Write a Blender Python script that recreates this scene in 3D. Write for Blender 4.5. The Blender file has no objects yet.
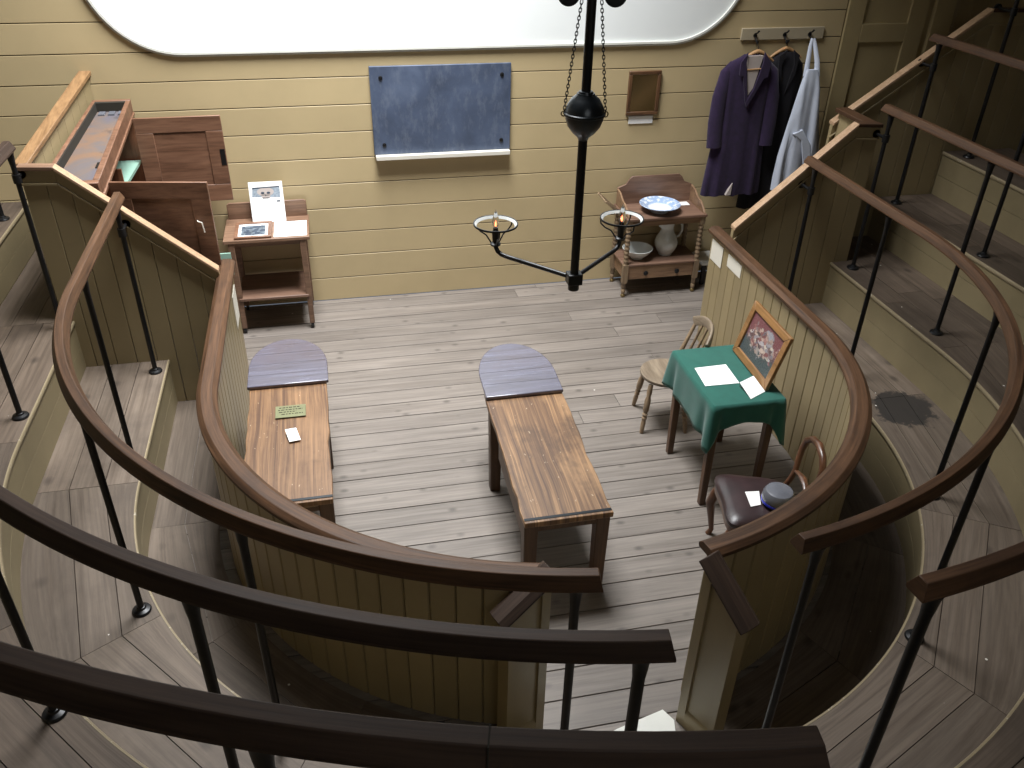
import bpy, bmesh, math, random
from math import sin, cos, pi, radians, hypot, atan2, sqrt
from mathutils import Vector, Matrix
R = random.Random(7)
SC = bpy.context.scene
COL = SC.collection

# ------------------------------------------------------------------ materials
def nmat(name):
    m = bpy.data.materials.new(name); m.use_nodes = True
    nt = m.node_tree; b = nt.nodes['Principled BSDF']
    return m, nt, b
def N(nt, t, **kw):
    n = nt.nodes.new(t)
    for k, v in kw.items(): setattr(n, k, v)
    return n
def L(nt, a, b): nt.links.new(a, b)
def math_n(nt, op, a, b=None, clamp=False):
    n = N(nt, 'ShaderNodeMath', operation=op, use_clamp=clamp)
    for i, v in enumerate((a, b)):
        if v is None: continue
        if isinstance(v, (int, float)): n.inputs[i].default_value = v
        else: L(nt, v, n.inputs[i])
    return n.outputs[0]
def mixc(nt, fac, a, b, mode='MIX'):
    n = N(nt, 'ShaderNodeMix', data_type='RGBA', blend_type=mode)
    for i, v in ((0, fac), (6, a), (7, b)):
        if isinstance(v, (int, float)): n.inputs[i].default_value = v
        elif isinstance(v, tuple): n.inputs[i].default_value = (*v[:3], 1)
        else: L(nt, v, n.inputs[i])
    return n.outputs[2]
def ramp(nt, fac, stops):
    n = N(nt, 'ShaderNodeValToRGB'); e = n.color_ramp.elements
    while len(e) < len(stops): e.new(0.5)
    for el, (p, c) in zip(e, stops):
        el.position = p; el.color = (*c, 1) if isinstance(c, tuple) else (c, c, c, 1)
    L(nt, fac, n.inputs[0]); return n.outputs[0]
def noise(nt, vec, scale, detail=4, rough=.55, dist=0):
    n = N(nt, 'ShaderNodeTexNoise'); n.inputs['Scale'].default_value = scale
    n.inputs['Detail'].default_value = detail; n.inputs['Roughness'].default_value = rough
    n.inputs['Distortion'].default_value = dist
    L(nt, vec, n.inputs['Vector']); return n.outputs['Fac']
def bump(nt, b, h, strength, dist=.002):
    n = N(nt, 'ShaderNodeBump'); n.inputs['Strength'].default_value = strength
    n.inputs['Distance'].default_value = dist
    L(nt, h, n.inputs['Height']); L(nt, n.outputs[0], b.inputs['Normal'])
def coords(nt, kind='Object'):
    return N(nt, 'ShaderNodeTexCoord').outputs[kind]
def mapv(nt, vec, scale):
    n = N(nt, 'ShaderNodeMapping'); n.inputs['Scale'].default_value = scale
    L(nt, vec, n.inputs['Vector']); return n.outputs[0]
def vadd(nt, a, b):
    n = N(nt, 'ShaderNodeVectorMath', operation='ADD'); L(nt, a, n.inputs[0])
    if isinstance(b, tuple): n.inputs[1].default_value = b
    else: L(nt, b, n.inputs[1])
    return n.outputs[0]

def plain(name, col, rough=.5, metal=0, var=.12, scale=6, spec=.5, sheen=0):
    m, nt, b = nmat(name); v = coords(nt)
    f = noise(nt, v, scale, 5)
    lo = tuple(c*(1-var) for c in col); hi = tuple(min(1, c*(1+var)) for c in col)
    L(nt, ramp(nt, f, [(.3, lo), (.7, hi)]), b.inputs['Base Color'])
    b.inputs['Roughness'].default_value = rough; b.inputs['Metallic'].default_value = metal
    b.inputs['Specular IOR Level'].default_value = spec
    if sheen: b.inputs['Sheen Weight'].default_value = sheen
    return m
def paint(name, col, rough=.42, island=.10, stain=.18, chips=None):
    m, nt, b = nmat(name); v = coords(nt)
    rnd = N(nt, 'ShaderNodeNewGeometry').outputs['Random Per Island']
    c = ramp(nt, rnd, [(0, tuple(x*(1-island) for x in col)), (1, tuple(x*(1+island*.6) for x in col))])
    f = noise(nt, v, 2.2, 6, .6)
    c = mixc(nt, math_n(nt, 'MULTIPLY', ramp(nt, f, [(.42, 0.), (.75, 1.)]), stain*2), c, tuple(x*.62 for x in col))
    if chips:
        g = noise(nt, v, 38, 4, .7)
        c = mixc(nt, ramp(nt, g, [(.62, 0.), (.70, 1.)]), c, chips)
    L(nt, c, b.inputs['Base Color']); b.inputs['Roughness'].default_value = rough
    bump(nt, b, noise(nt, v, 30, 3), .12, .003)
    return m
def wood(name, c1, c2, rough=.45, scale=(1.2, 14, 14), uv=False, island=.18, knots=0, specks=0, stains=0, coat=0, stain_col=None, blot=None, seed=0, grain=1.0):
    """c1 dark streak, c2 light; the long grain runs along the axis of smallest scale."""
    m, nt, b = nmat(name)
    v0 = coords(nt, 'UV' if uv else 'Object')
    rnd = N(nt, 'ShaderNodeNewGeometry').outputs['Random Per Island']
    off = N(nt, 'ShaderNodeCombineXYZ')
    L(nt, math_n(nt, 'MULTIPLY', rnd, 37.), off.inputs[0]); L(nt, math_n(nt, 'MULTIPLY', rnd, 91.), off.inputs[1])
    off.inputs[2].default_value = seed
    vi = vadd(nt, v0, off.outputs[0])
    vs = mapv(nt, vi, scale)
    f = noise(nt, vs, 1.0, 7, .62, .6)
    mid = tuple((p+q)/2 for p, q in zip(c1, c2))
    c = ramp(nt, f, [(.5-.18*grain, c1), (.5, mid), (.5+.18*grain, c2)])
    fine = noise(nt, mapv(nt, vi, tuple(s*(3.5 if s > 3 else 1.5) for s in scale)), 1.0, 4, .6)
    c = mixc(nt, .28, c, ramp(nt, fine, [(.35, tuple(x*.35 for x in c1)), (.6, c2)]))
    br = math_n(nt, 'ADD', math_n(nt, 'MULTIPLY', rnd, 2*island), 1-island)
    br3 = N(nt, 'ShaderNodeCombineColor')
    for i in range(3): L(nt, br, br3.inputs[i])
    c = mixc(nt, 1., c, br3.outputs[0], 'MULTIPLY')
    if knots:
        vo = N(nt, 'ShaderNodeTexVoronoi'); vo.inputs['Scale'].default_value = 1.
        L(nt, mapv(nt, vi, (knots*1.6, knots*2.4, knots*2.4)), vo.inputs['Vector'])
        k = ramp(nt, vo.outputs['Distance'], [(.05, 1.), (.19, 0.)])
        c = mixc(nt, math_n(nt, 'MULTIPLY', k, .62), c, tuple(x*.34 for x in c1))
    if stains:
        vv = coords(nt); s = noise(nt, vv, 1.3, 6, .65)
        c = mixc(nt, math_n(nt, 'MULTIPLY', ramp(nt, s, [(.5, 0.), (.72, 1.)]), stains), c, stain_col or tuple(x*.45 for x in c1))
    if blot:      # dark spill with its own outline; (x, y, radius) in the object's coordinates
        vv = coords(nt); g = N(nt, 'ShaderNodeVectorMath', operation='DISTANCE')
        fl = mapv(nt, vv, (1, 1, 0)); L(nt, fl, g.inputs[0]); g.inputs[1].default_value = (blot[0], blot[1], 0)
        d = math_n(nt, 'ADD', g.outputs['Value'], math_n(nt, 'MULTIPLY', math_n(nt, 'SUBTRACT', noise(nt, vv, 9, 5, .7), .5), .38))
        c = mixc(nt, ramp(nt, d, [(blot[2]*.85, .93), (blot[2], 0.)]), c, (.02, .017, .015))
    if specks:
        vv = coords(nt); vo = N(nt, 'ShaderNodeTexVoronoi'); vo.inputs['Scale'].default_value = 11.
        L(nt, vv, vo.inputs['Vector'])
        q = N(nt, 'ShaderNodeSeparateColor'); L(nt, vo.outputs['Color'], q.inputs[0])
        gate = math_n(nt, 'GREATER_THAN', q.outputs[0], 1-specks)
        rad = math_n(nt, 'LESS_THAN', vo.outputs['Distance'], .07)
        c = mixc(nt, math_n(nt, 'MULTIPLY', math_n(nt, 'MULTIPLY', gate, rad), .85), c, (.75, .72, .66))
    L(nt, c, b.inputs['Base Color'])
    rr = math_n(nt, 'ADD', math_n(nt, 'MULTIPLY', f, .2), rough-.1)
    L(nt, rr, b.inputs['Roughness'])
    if coat: b.inputs['Coat Weight'].default_value = coat; b.inputs['Coat Roughness'].default_value = .22
    bump(nt, b, fine, .25, .002)
    return m

TAN = (.335, .248, .115)
MT = {}
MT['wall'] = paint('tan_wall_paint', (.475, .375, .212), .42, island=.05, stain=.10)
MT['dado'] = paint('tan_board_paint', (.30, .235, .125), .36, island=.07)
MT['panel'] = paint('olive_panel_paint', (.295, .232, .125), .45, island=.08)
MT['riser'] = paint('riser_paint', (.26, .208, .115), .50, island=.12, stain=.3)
MT['nosing'] = paint('worn_nosing_paint', (.30, .24, .145), .55, chips=(.55, .50, .40))
MT['door'] = paint('door_paint', (.36, .285, .15), .42, island=.05)
MT['white'] = plain('white_plaster', (.82, .85, .84), .7, var=.03, scale=1.2)
MT['whitewood'] = plain('white_gloss_paint', (.72, .72, .66), .35, var=.05)
MT['gap'] = plain('dark_gap', (.02, .016, .01), .9)
MT['floor'] = wood('arena_boards', (.140, .118, .100), (.228, .197, .170), .55, (1.2, 16, 16), island=.13, knots=3.0, specks=.05, stains=.30, stain_col=(.115, .10, .09))
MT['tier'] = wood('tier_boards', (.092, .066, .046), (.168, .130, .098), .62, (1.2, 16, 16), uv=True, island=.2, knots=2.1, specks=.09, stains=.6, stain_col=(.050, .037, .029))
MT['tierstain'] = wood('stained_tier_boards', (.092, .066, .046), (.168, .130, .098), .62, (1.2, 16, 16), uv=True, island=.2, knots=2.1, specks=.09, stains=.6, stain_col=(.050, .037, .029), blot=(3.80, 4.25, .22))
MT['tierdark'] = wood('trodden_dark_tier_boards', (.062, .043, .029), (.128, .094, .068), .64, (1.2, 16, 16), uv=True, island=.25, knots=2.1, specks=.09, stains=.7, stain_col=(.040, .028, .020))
MT['landing'] = wood('dark_landing_boards', (.085, .060, .041), (.15, .114, .084), .62, (16, 1.2, 16), island=.15, stains=.5)
MT['oak'] = wood('dark_shaded_oak', (.026, .015, .010), (.062, .038, .026), .62, (2.0, 30, 1.0), uv=True, island=.05)  # darker copy of the rail oak, shade of the near rails in its colour
MT['oakworn_lit'] = wood('worn_lit_oak', (.034, .017, .009), (.122, .061, .030), .54, (2.0, 24, 1.0), uv=True, island=.08, stains=.8, stain_col=(.030, .018, .013))  # worn partition caps; on rails, the lit copy of the same oak
for k_ in ('oak', 'oakworn_lit'): MT[k_].node_tree.nodes['Principled BSDF'].inputs['Specular IOR Level'].default_value = .28
MT['pine'] = wood('raw_pine_cap', (.34, .205, .115), (.47, .315, .195), .5, (2, 30, 30), island=.05)
MT['orangewood'] = wood('orange_pine', (.17, .088, .038), (.32, .185, .085), .45, (22, 2, 22), island=.05)
MT['iron'] = plain('black_iron', (.012, .012, .013), .38, .35, var=.3, scale=20)
MT['ironball'] = plain('grey_black_iron', (.022, .026, .030), .30, .4, var=.3, scale=12)
MT['brass'] = plain('dull_brass', (.30, .22, .10), .4, .8)
def worn_top(name, dark, mid, light, seed, patch):
    m, nt, b = nmat(name); v = vadd(nt, coords(nt), (seed, seed*.7, 0))
    wob = mapv(nt, v, (1, .35, 1)); n0 = N(nt, 'ShaderNodeTexNoise'); n0.inputs['Scale'].default_value = 5.; L(nt, wob, n0.inputs['Vector'])
    vd = vadd(nt, v, mapv(nt, n0.outputs['Color'], (.035, 0, 0)))
    g1 = noise(nt, mapv(nt, vd, (60, 1.1, 1)), 1., 5, .6); g2 = noise(nt, mapv(nt, vd, (150, 2.5, 1)), 1., 3, .6)
    g3 = noise(nt, mapv(nt, vd, (9, .8, 1)), 1., 4, .6)
    c = ramp(nt, g1, [(.34, dark), (.52, mid), (.68, light)])
    c = mixc(nt, math_n(nt, 'MULTIPLY', ramp(nt, g2, [(.50, 0.), (.62, 1.)]), .55), c, dark)
    c = mixc(nt, math_n(nt, 'MULTIPLY', ramp(nt, g3, [(.50, 0.), (.70, 1.)]), .60), c, tuple(x*.8 for x in dark))
    p = noise(nt, mapv(nt, v, (3.2, 2.0, 1)), 1., 5, .65)
    c = mixc(nt, math_n(nt, 'MULTIPLY', ramp(nt, p, [(.52, 0.), (.66, 1.)]), patch), c, light)
    q = noise(nt, mapv(nt, vadd(nt, v, (5, 2, 0)), (3.0, 2.4, 1)), 1., 5, .65)
    c = mixc(nt, math_n(nt, 'MULTIPLY', ramp(nt, q, [(.54, 0.), (.68, 1.)]), .7), c, tuple(x*.62 for x in dark))
    f = noise(nt, mapv(nt, v, (60, 22, 1)), 1., 2, .5)
    c = mixc(nt, math_n(nt, 'MULTIPLY', ramp(nt, f, [(.72, 0.), (.75, 1.)]), .55), c, (.55, .42, .28))
    L(nt, c, b.inputs['Base Color']); b.inputs['Roughness'].default_value = .45
    bump(nt, b, g2, .3, .002); return m
MT['tabletop'] = worn_top('worn_golden_pine', (.075, .034, .014), (.19, .098, .040), (.36, .205, .092), 1.7, .55)
MT['tabletop2'] = worn_top('warm_brown_pine', (.085, .038, .016), (.20, .105, .046), (.29, .16, .075), 4.3, .35)
MT['tableleg'] = wood('dark_table_wood', (.045, .022, .012), (.125, .066, .035), .5, (14, 14, 1.6))
MT['headboard'] = wood('polished_board_sky_tint', (.070, .060, .076), (.118, .115, .165), .26, (1.6, 20, 20), island=.05, stains=.35, stain_col=(.10, .058, .045), coat=1.)  # blue in the base colour stands for sky reflected in the polish
MT['headboard'].node_tree.nodes['Principled BSDF'].inputs['Coat IOR'].default_value = 1.62
MT['slate'] = None
MT['mahog'] = wood('mahogany', (.085, .030, .014), (.235, .098, .048), .42, (14, 14, 2), island=.1)
MT['mahogx'] = wood('brown_cabinet_wood', (.10, .046, .026), (.24, .122, .072), .42, (2, 14, 14), island=.1)
MT['deskwood'] = wood('desk_pine', (.12, .064, .040), (.27, .16, .10), .45, (2, 16, 16), island=.1, stains=.3)
MT['washwood'] = wood('washstand_pine', (.14, .075, .040), (.33, .205, .120), .45, (2, 16, 16), island=.1, stains=.25)
MT['washtop'] = wood('washstand_top', (.115, .062, .043), (.235, .14, .095), .42, (2, 16, 16))
MT['turned'] = wood('turned_pale_wood', (.14, .095, .058), (.31, .22, .135), .5, (16, 16, 2))
MT['chairwood'] = wood('worn_grey_wood', (.15, .11, .072), (.30, .235, .165), .5, (16, 2, 16), stains=.3)
MT['bentwood'] = wood('bent_dark_wood', (.045, .017, .008), (.125, .052, .023), .34, (10, 10, 2), coat=.25)
MT['leather'] = plain('brown_leather', (.030, .016, .017), .38, var=.3, scale=9)
MT['cloth'] = plain('green_cloth', (.012, .098, .074), .90, var=.10, scale=14, sheen=.15)
MT['purple'] = plain('purple_wool', (.019, .008, .036), .95, var=.25, scale=25, sheen=.1)
MT['black'] = plain('black_wool', (.008, .007, .010), .95, var=.2, scale=25)
MT['lining'] = plain('grey_lining', (.46, .40, .37), .8, var=.08)
MT['linen'] = plain('white_linen', (.60, .65, .76), .9, var=.05, scale=14)
MT['paper'] = plain('white_paper', (.88, .88, .86), .7, var=.02)
MT['cream'] = plain('cream_card', (.68, .65, .57), .7, var=.03)
MT['ink'] = plain('blue_black_ink', (.035, .05, .075), .7, var=.3, scale=60)
MT['picink'] = plain('faded_engraving_ink', (.10, .125, .15), .7, var=.5, scale=40)
MT['midink'] = plain('grey_blue_ink', (.26, .31, .36), .7, var=.3, scale=60)
MT['plaque'] = plain('green_brass_plaque', (.17, .175, .085), .45, 0, var=.1)
MT['mint'] = plain('mint_paint', (.22, .36, .29), .55, var=.06)
MT['china'] = plain('white_china', (.62, .64, .62), .14, var=.04)
MT['greyblue'] = plain('grey_blue_glaze', (.125, .13, .15), .25, var=.2, scale=9)
MT['bluerim'] = plain('cobalt_glaze', (.02, .03, .42), .2, var=.1)
MT['framewood'] = wood('honey_frame', (.20, .092, .032), (.36, .19, .072), .36, (10, 3, 10), island=.1)
MT['mirframe'] = wood('mirror_frame_wood', (.055, .026, .013), (.15, .075, .035), .4, (8, 8, 3))
MT['mirror'] = plain('room_tinted_mirror', (.42, .36, .24), .2, 1.0, var=.06)  # brown tint stands for the dim room reflected in the glass
MT['rail_paint'] = plain('pale_tan_paint', (.40, .34, .235), .45, var=.06)
MT['hanger'] = plain('hanger_wood', (.45, .26, .12), .4, var=.1)
MT['rubber'] = plain('black_castor', (.012, .012, .012), .5)

def m_slate():
    m, nt, b = nmat('slate_blue_board'); v = coords(nt)
    f = noise(nt, v, 2.4, 6, .6, .4); g = noise(nt, mapv(nt, v, (6, 6, 2.5)), 3, 5, .7)
    c = ramp(nt, f, [(.3, (.043, .058, .095)), (.55, (.068, .092, .150)), (.78, (.125, .16, .24))])
    c = mixc(nt, math_n(nt, 'MULTIPLY', ramp(nt, g, [(.5, 0.), (.85, 1.)]), .5), c, (.22, .25, .30))
    L(nt, c, b.inputs['Base Color']); b.inputs['Roughness'].default_value = .5
    return m
MT['slate'] = m_slate()
def m_delft():
    m, nt, b = nmat('blue_transfer_china'); v = coords(nt)
    vo = N(nt, 'ShaderNodeTexVoronoi'); vo.inputs['Scale'].default_value = 26.; L(nt, v, vo.inputs['Vector'])
    f = noise(nt, v, 24, 5, .7)
    d = N(nt, 'ShaderNodeVectorMath', operation='LENGTH'); L(nt, mapv(nt, v, (1, 1, 0)), d.inputs[0])
    band = ramp(nt, d.outputs['Value'], [(.10, .0), (.118, 1.)])
    k = math_n(nt, 'MULTIPLY', ramp(nt, math_n(nt, 'ADD', f, math_n(nt, 'MULTIPLY', vo.outputs['Distance'], .3)), [(.52, 0.), (.64, 1.)]), band)
    L(nt, mixc(nt, k, (.74, .78, .82), (.30, .40, .58)), b.inputs['Base Color']); b.inputs['Roughness'].default_value = .12
    return m
MT['delft'] = m_delft()
def m_picture():
    m, nt, b = nmat('figure_scene_print'); v = coords(nt, 'UV')
    sep = N(nt, 'ShaderNodeSeparateXYZ'); L(nt, v, sep.inputs[0]); x, y = sep.outputs[0], sep.outputs[1]
    wob = noise(nt, v, 6, 5, .65, .6)
    base = mixc(nt, ramp(nt, math_n(nt, 'ADD', y, math_n(nt, 'MULTIPLY', wob, .5)), [(.55, 0.), (.8, 1.)]), (.030, .055, .060), (.16, .035, .045))
    def blob(cx_, cy_, rx, ry, col, c, amp=.5):
        dx = math_n(nt, 'DIVIDE', math_n(nt, 'SUBTRACT', x, cx_), rx); dy = math_n(nt, 'DIVIDE', math_n(nt, 'SUBTRACT', y, cy_), ry)
        d = math_n(nt, 'SQRT', math_n(nt, 'ADD', math_n(nt, 'MULTIPLY', dx, dx), math_n(nt, 'MULTIPLY', dy, dy)))
        d = math_n(nt, 'ADD', d, math_n(nt, 'MULTIPLY', math_n(nt, 'SUBTRACT', noise(nt, v, 17, 4, .7), .5), amp*2.6))
        return mixc(nt, ramp(nt, d, [(.8, 1.), (1., 0.)]), c, col)
    c = blob(.60, .74, .16, .17, (.30, .31, .35), base, .35)
    vo = N(nt, 'ShaderNodeTexVoronoi'); vo.inputs['Scale'].default_value = 13.
    wv = vadd(nt, v, mapv(nt, vo.outputs['Position'], (0, 0, 0))); jit = N(nt, 'ShaderNodeTexNoise'); jit.inputs['Scale'].default_value = 9.; L(nt, v, jit.inputs['Vector'])
    wv = vadd(nt, v, mapv(nt, jit.outputs['Color'], (.16, .16, 0))); L(nt, wv, vo.inputs['Vector'])
    sp = N(nt, 'ShaderNodeSeparateColor'); L(nt, vo.outputs['Color'], sp.inputs[0])
    fig = ramp(nt, sp.outputs[0], [(0, (.05, .03, .035)), (.25, (.26, .07, .07)), (.42, (.55, .42, .34)), (.56, (.12, .05, .05)), (.68, (.52, .50, .52)), (.82, (.10, .09, .12)), (1, (.60, .52, .42))])
    dx = math_n(nt, 'DIVIDE', math_n(nt, 'SUBTRACT', x, .50), .42); dy = math_n(nt, 'DIVIDE', math_n(nt, 'SUBTRACT', y, .52), .30)
    dd = math_n(nt, 'ADD', math_n(nt, 'ADD', math_n(nt, 'MULTIPLY', dx, dx), math_n(nt, 'MULTIPLY', dy, dy)), math_n(nt, 'MULTIPLY', math_n(nt, 'SUBTRACT', noise(nt, v, 9, 4, .65), .5), 5.0))
    c = mixc(nt, ramp(nt, dd, [(.75, 1.), (1.05, 0.)]), c, fig)
    c = mixc(nt, .22, c, mixc(nt, ramp(nt, noise(nt, v, 40, 3, .7), [(.4, 0.), (.6, 1.)]), (.03, .03, .035), (.34, .30, .29)))
    L(nt, c, b.inputs['Base Color']); b.inputs['Roughness'].default_value = .3
    return m
MT['picture'] = m_picture()
def m_tray():
    m, nt, b = nmat('worn_tray_lining'); v = coords(nt)
    f = noise(nt, v, 3.2, 6, .65, .5); g = noise(nt, vadd(nt, v, (3, 1, 0)), 2.6, 5, .6)
    c = ramp(nt, f, [(.40, (.105, .095, .11)), (.48, (.12, .10, .095)), (.62, (.18, .105, .062))])
    c = mixc(nt, ramp(nt, g, [(.60, 0.), (.66, 1.)]), c, (.03, .03, .035))
    L(nt, c, b.inputs['Base Color']); b.inputs['Roughness'].default_value = .5
    return m
MT['tray'] = m_tray()
def m_glass():
    m, nt, b = nmat('clear_bulb_glass')
    b.inputs['Transmission Weight'].default_value = 1.; b.inputs['Roughness'].default_value = .02; b.inputs['IOR'].default_value = 1.12
    return m
MT['glass'] = m_glass()
def m_emit(name, col, s):
    m, nt, b = nmat(name); b.inputs['Base Color'].default_value = (*col, 1)
    b.inputs['Emission Color'].default_value = (*col, 1); b.inputs['Emission Strength'].default_value = s
    return m
MT['filament'] = m_emit('glowing_filament', (1., .16, .06), 7.)

# ------------------------------------------------------------------ mesh builder
def V3(*a): return Vector(a)
class MB:
    def __init__(s): s.v = []; s.f = []; s.uv = {}
    def add(s, vs, fs, uvs=None):
        o = len(s.v); s.v += [Vector(p) for p in vs]
        for i, f in enumerate(fs):
            if uvs: s.uv[len(s.f)] = uvs[i]
            s.f.append([o+k for k in f])
        return s
    def hexa(s, p):      # 4 bottom ccw (from above), 4 top
        return s.add(p, [(3, 2, 1, 0), (4, 5, 6, 7), (0, 1, 5, 4), (1, 2, 6, 5), (2, 3, 7, 6), (3, 0, 4, 7)])
    def box(s, x0, x1, y0, y1, z0, z1, M=None):
        p = [V3(x0, y0, z0), V3(x1, y0, z0), V3(x1, y1, z0), V3(x0, y1, z0), V3(x0, y0, z1), V3(x1, y0, z1), V3(x1, y1, z1), V3(x0, y1, z1)]
        if M is not None: p = [M @ q for q in p]
        return s.hexa(p)
    def bar(s, a, b, w, h, up=(0, 0, 1), w2=None, h2=None):   # square-section bar between two points
        a = V3(*a); b = V3(*b); d = (b-a).normalized(); u = V3(*up)
        if abs(d.dot(u)) > .99: u = V3(0, 1, 0)
        sd = d.cross(u).normalized(); u = sd.cross(d).normalized()
        w2 = w2 or w; h2 = h2 or h; p = []
        for q, ww, hh in ((a, w, h), (b, w2, h2)):
            p += [q-sd*ww/2-u*hh/2, q+sd*ww/2-u*hh/2, q+sd*ww/2+u*hh/2, q-sd*ww/2+u*hh/2]
        return s.add(p, [(0, 1, 2, 3), (7, 6, 5, 4), (0, 4, 5, 1), (1, 5, 6, 2), (2, 6, 7, 3), (3, 7, 4, 0)])
    def tube(s, pts, r, n=12, closed=False, flat=1.0, fax=None):
        pts = [V3(*p) for p in pts]; m = len(pts)
        rs = r if isinstance(r, (list, tuple)) else [r]*m
        vs = []; prev = None
        for i, p in enumerate(pts):
            if closed: t = pts[(i+1) % m]-pts[i-1]
            else: t = pts[min(i+1, m-1)]-pts[max(i-1, 0)]
            t.normalize()
            if prev is None:
                u = V3(*fax) if fax else (V3(0, 0, 1) if abs(t.z) < .9 else V3(0, 1, 0))
            else: u = prev
            u = (u-t*u.dot(t)).normalized(); w = t.cross(u); prev = u
            for k in range(n):
                a = 2*pi*k/n
                vs.append(p+(u*cos(a)*flat+w*sin(a))*rs[i])
        fs = []
        for i in range(m if closed else m-1):
            j = (i+1) % m
            for k in range(n):
                fs.append((i*n+k, i*n+(k+1) % n, j*n+(k+1) % n, j*n+k))
        if not closed:
            fs.append(tuple(reversed(range(n)))); fs.append(tuple(range((m-1)*n, m*n)))
        return s.add(vs, fs)
    def lathe(s, prof, c=(0, 0, 0), n=24, M=None, sx=1, sy=1):
        vs = []; fs = []
        for r, z in prof:
            for k in range(n):
                a = 2*pi*k/n; p = V3(r*cos(a)*sx, r*sin(a)*sy, z)
                if M is not None: p = M @ p
                vs.append(p+V3(*c))
        for i in range(len(prof)-1):
            for k in range(n): fs.append((i*n+k, i*n+(k+1) % n, (i+1)*n+(k+1) % n, (i+1)*n+k))
        fs.append(tuple(reversed(range(n)))); m = len(prof)-1; fs.append(tuple(range(m*n, m*n+n)))
        return s.add(vs, fs)
    def prism(s, poly, f, t0, t1):     # poly: list of 2-d points; f(a, b, t) -> 3-d
        n = len(poly); vs = [V3(*f(a, b, t0)) for a, b in poly]+[V3(*f(a, b, t1)) for a, b in poly]
        fs = [tuple(reversed(range(n))), tuple(range(n, 2*n))]+[(i, (i+1) % n, n+(i+1) % n, n+i) for i in range(n)]
        return s.add(vs, fs)
    def sweep(s, path, prof, hip=0):   # path of 3-d points, profile (side, up) ccw; side points right of travel
        m = len(path); n = len(prof); vs = []; fs = []; uvs = []
        acc = [0]
        for i in range(1, m): acc.append(acc[-1]+(V3(*path[i])-V3(*path[i-1])).length)
        per = [0]
        for k in range(n):
            q = prof[(k+1) % n]; per.append(per[-1]+hypot(q[0]-prof[k][0], q[1]-prof[k][1]))
        for i in range(m):
            t = V3(*path[min(i+1, m-1)])-V3(*path[max(i-1, 0)])
            sd = V3(t.y, -t.x, 0).normalized()
            up = sd.cross(t.normalized())
            e = hip*(1 if i == 0 else -1 if i == m-1 else 0); b0 = min(q[1] for q in prof)
            for a, b in prof: vs.append(V3(*path[i])+sd*a+up*b+t.normalized()*e*max(0, b-b0-.018))
        for i in range(m-1):
            for k in range(n):
                fs.append((i*n+k, i*n+(k+1) % n, (i+1)*n+(k+1) % n, (i+1)*n+k))
                uvs.append(((acc[i], per[k]), (acc[i], per[k+1]), (acc[i+1], per[k+1]), (acc[i+1], per[k])))
        fs.append(tuple(reversed(range(n)))); fs.append(tuple(range((m-1)*n, m*n)))
        uvs += [tuple((p[0], p[1]) for p in reversed(prof)), tuple((p[0], p[1]) for p in prof)]
        return s.add(vs, fs, uvs)
    def loft(s, rings, cap=True):
        n = len(rings[0]); vs = [p for r in rings for p in r]; fs = []
        for i in range(len(rings)-1):
            for k in range(n): fs.append((i*n+k, i*n+(k+1) % n, (i+1)*n+(k+1) % n, (i+1)*n+k))
        if cap: fs.append(tuple(reversed(range(n)))); m = len(rings)-1; fs.append(tuple(range(m*n, m*n+n)))
        return s.add(vs, fs)
    def build(s, name, mat, parent=None, bevel=0, angle=38, loc=None):
        me = bpy.data.meshes.new(name)
        if parent is not None:
            o0 = parent['_w']; org = Vector(o0)
        elif loc is not None: org = Vector(loc)
        else:
            xs = [p.x for p in s.v]; ys = [p.y for p in s.v]; zs = [p.z for p in s.v]
            org = V3((min(xs)+max(xs))/2, (min(ys)+max(ys))/2, min(zs))
        me.from_pydata([tuple(p-org) for p in s.v], [], s.f)
        if s.uv:
            ul = me.uv_layers.new(name='UVMap')
            for i, pl in enumerate(me.polygons):
                if i in s.uv:
                    for li, c in zip(pl.loop_indices, s.uv[i]): ul.data[li].uv = c
        bm = bmesh.new(); bm.from_mesh(me); bmesh.ops.recalc_face_normals(bm, faces=bm.faces); bm.to_mesh(me); bm.free()
        me.polygons.foreach_set('use_smooth', [True]*len(me.polygons))
        me.set_sharp_from_angle(angle=radians(angle)); me.validate(); me.update()
        if mat: me.materials.append(MT[mat] if isinstance(mat, str) else mat)
        o = bpy.data.objects.new(name, me); COL.objects.link(o)
        if parent is not None: o.parent = parent
        else: o.location = org
        o['_w'] = tuple(org)
        if bevel:
            b = o.modifiers.new('edge', 'BEVEL'); b.width = bevel; b.segments = 2; b.limit_method = 'ANGLE'; b.angle_limit = radians(40)
        return o
def thing(name, label, cat, loc, group=None):
    o = bpy.data.objects.new(name, None); COL.objects.link(o); o.location = loc; o['_w'] = tuple(loc)
    o.empty_display_size = .1
    o['label'] = label; o['category'] = cat
    if group: o['group'] = group
    return o
def tag(o, label, cat, group=None):
    o['label'] = label; o['category'] = cat
    if group: o['group'] = group
    return o
def struct(o): o['kind'] = 'structure'; return o
def copy_tree(o, parent=None):
    c = o.copy(); COL.objects.link(c)
    if parent is not None: c.parent = parent
    for ch in list(o.children): copy_tree(ch, c)
    return c
def sub(m, *a, **k): return m.build(*a, **k)

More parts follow.
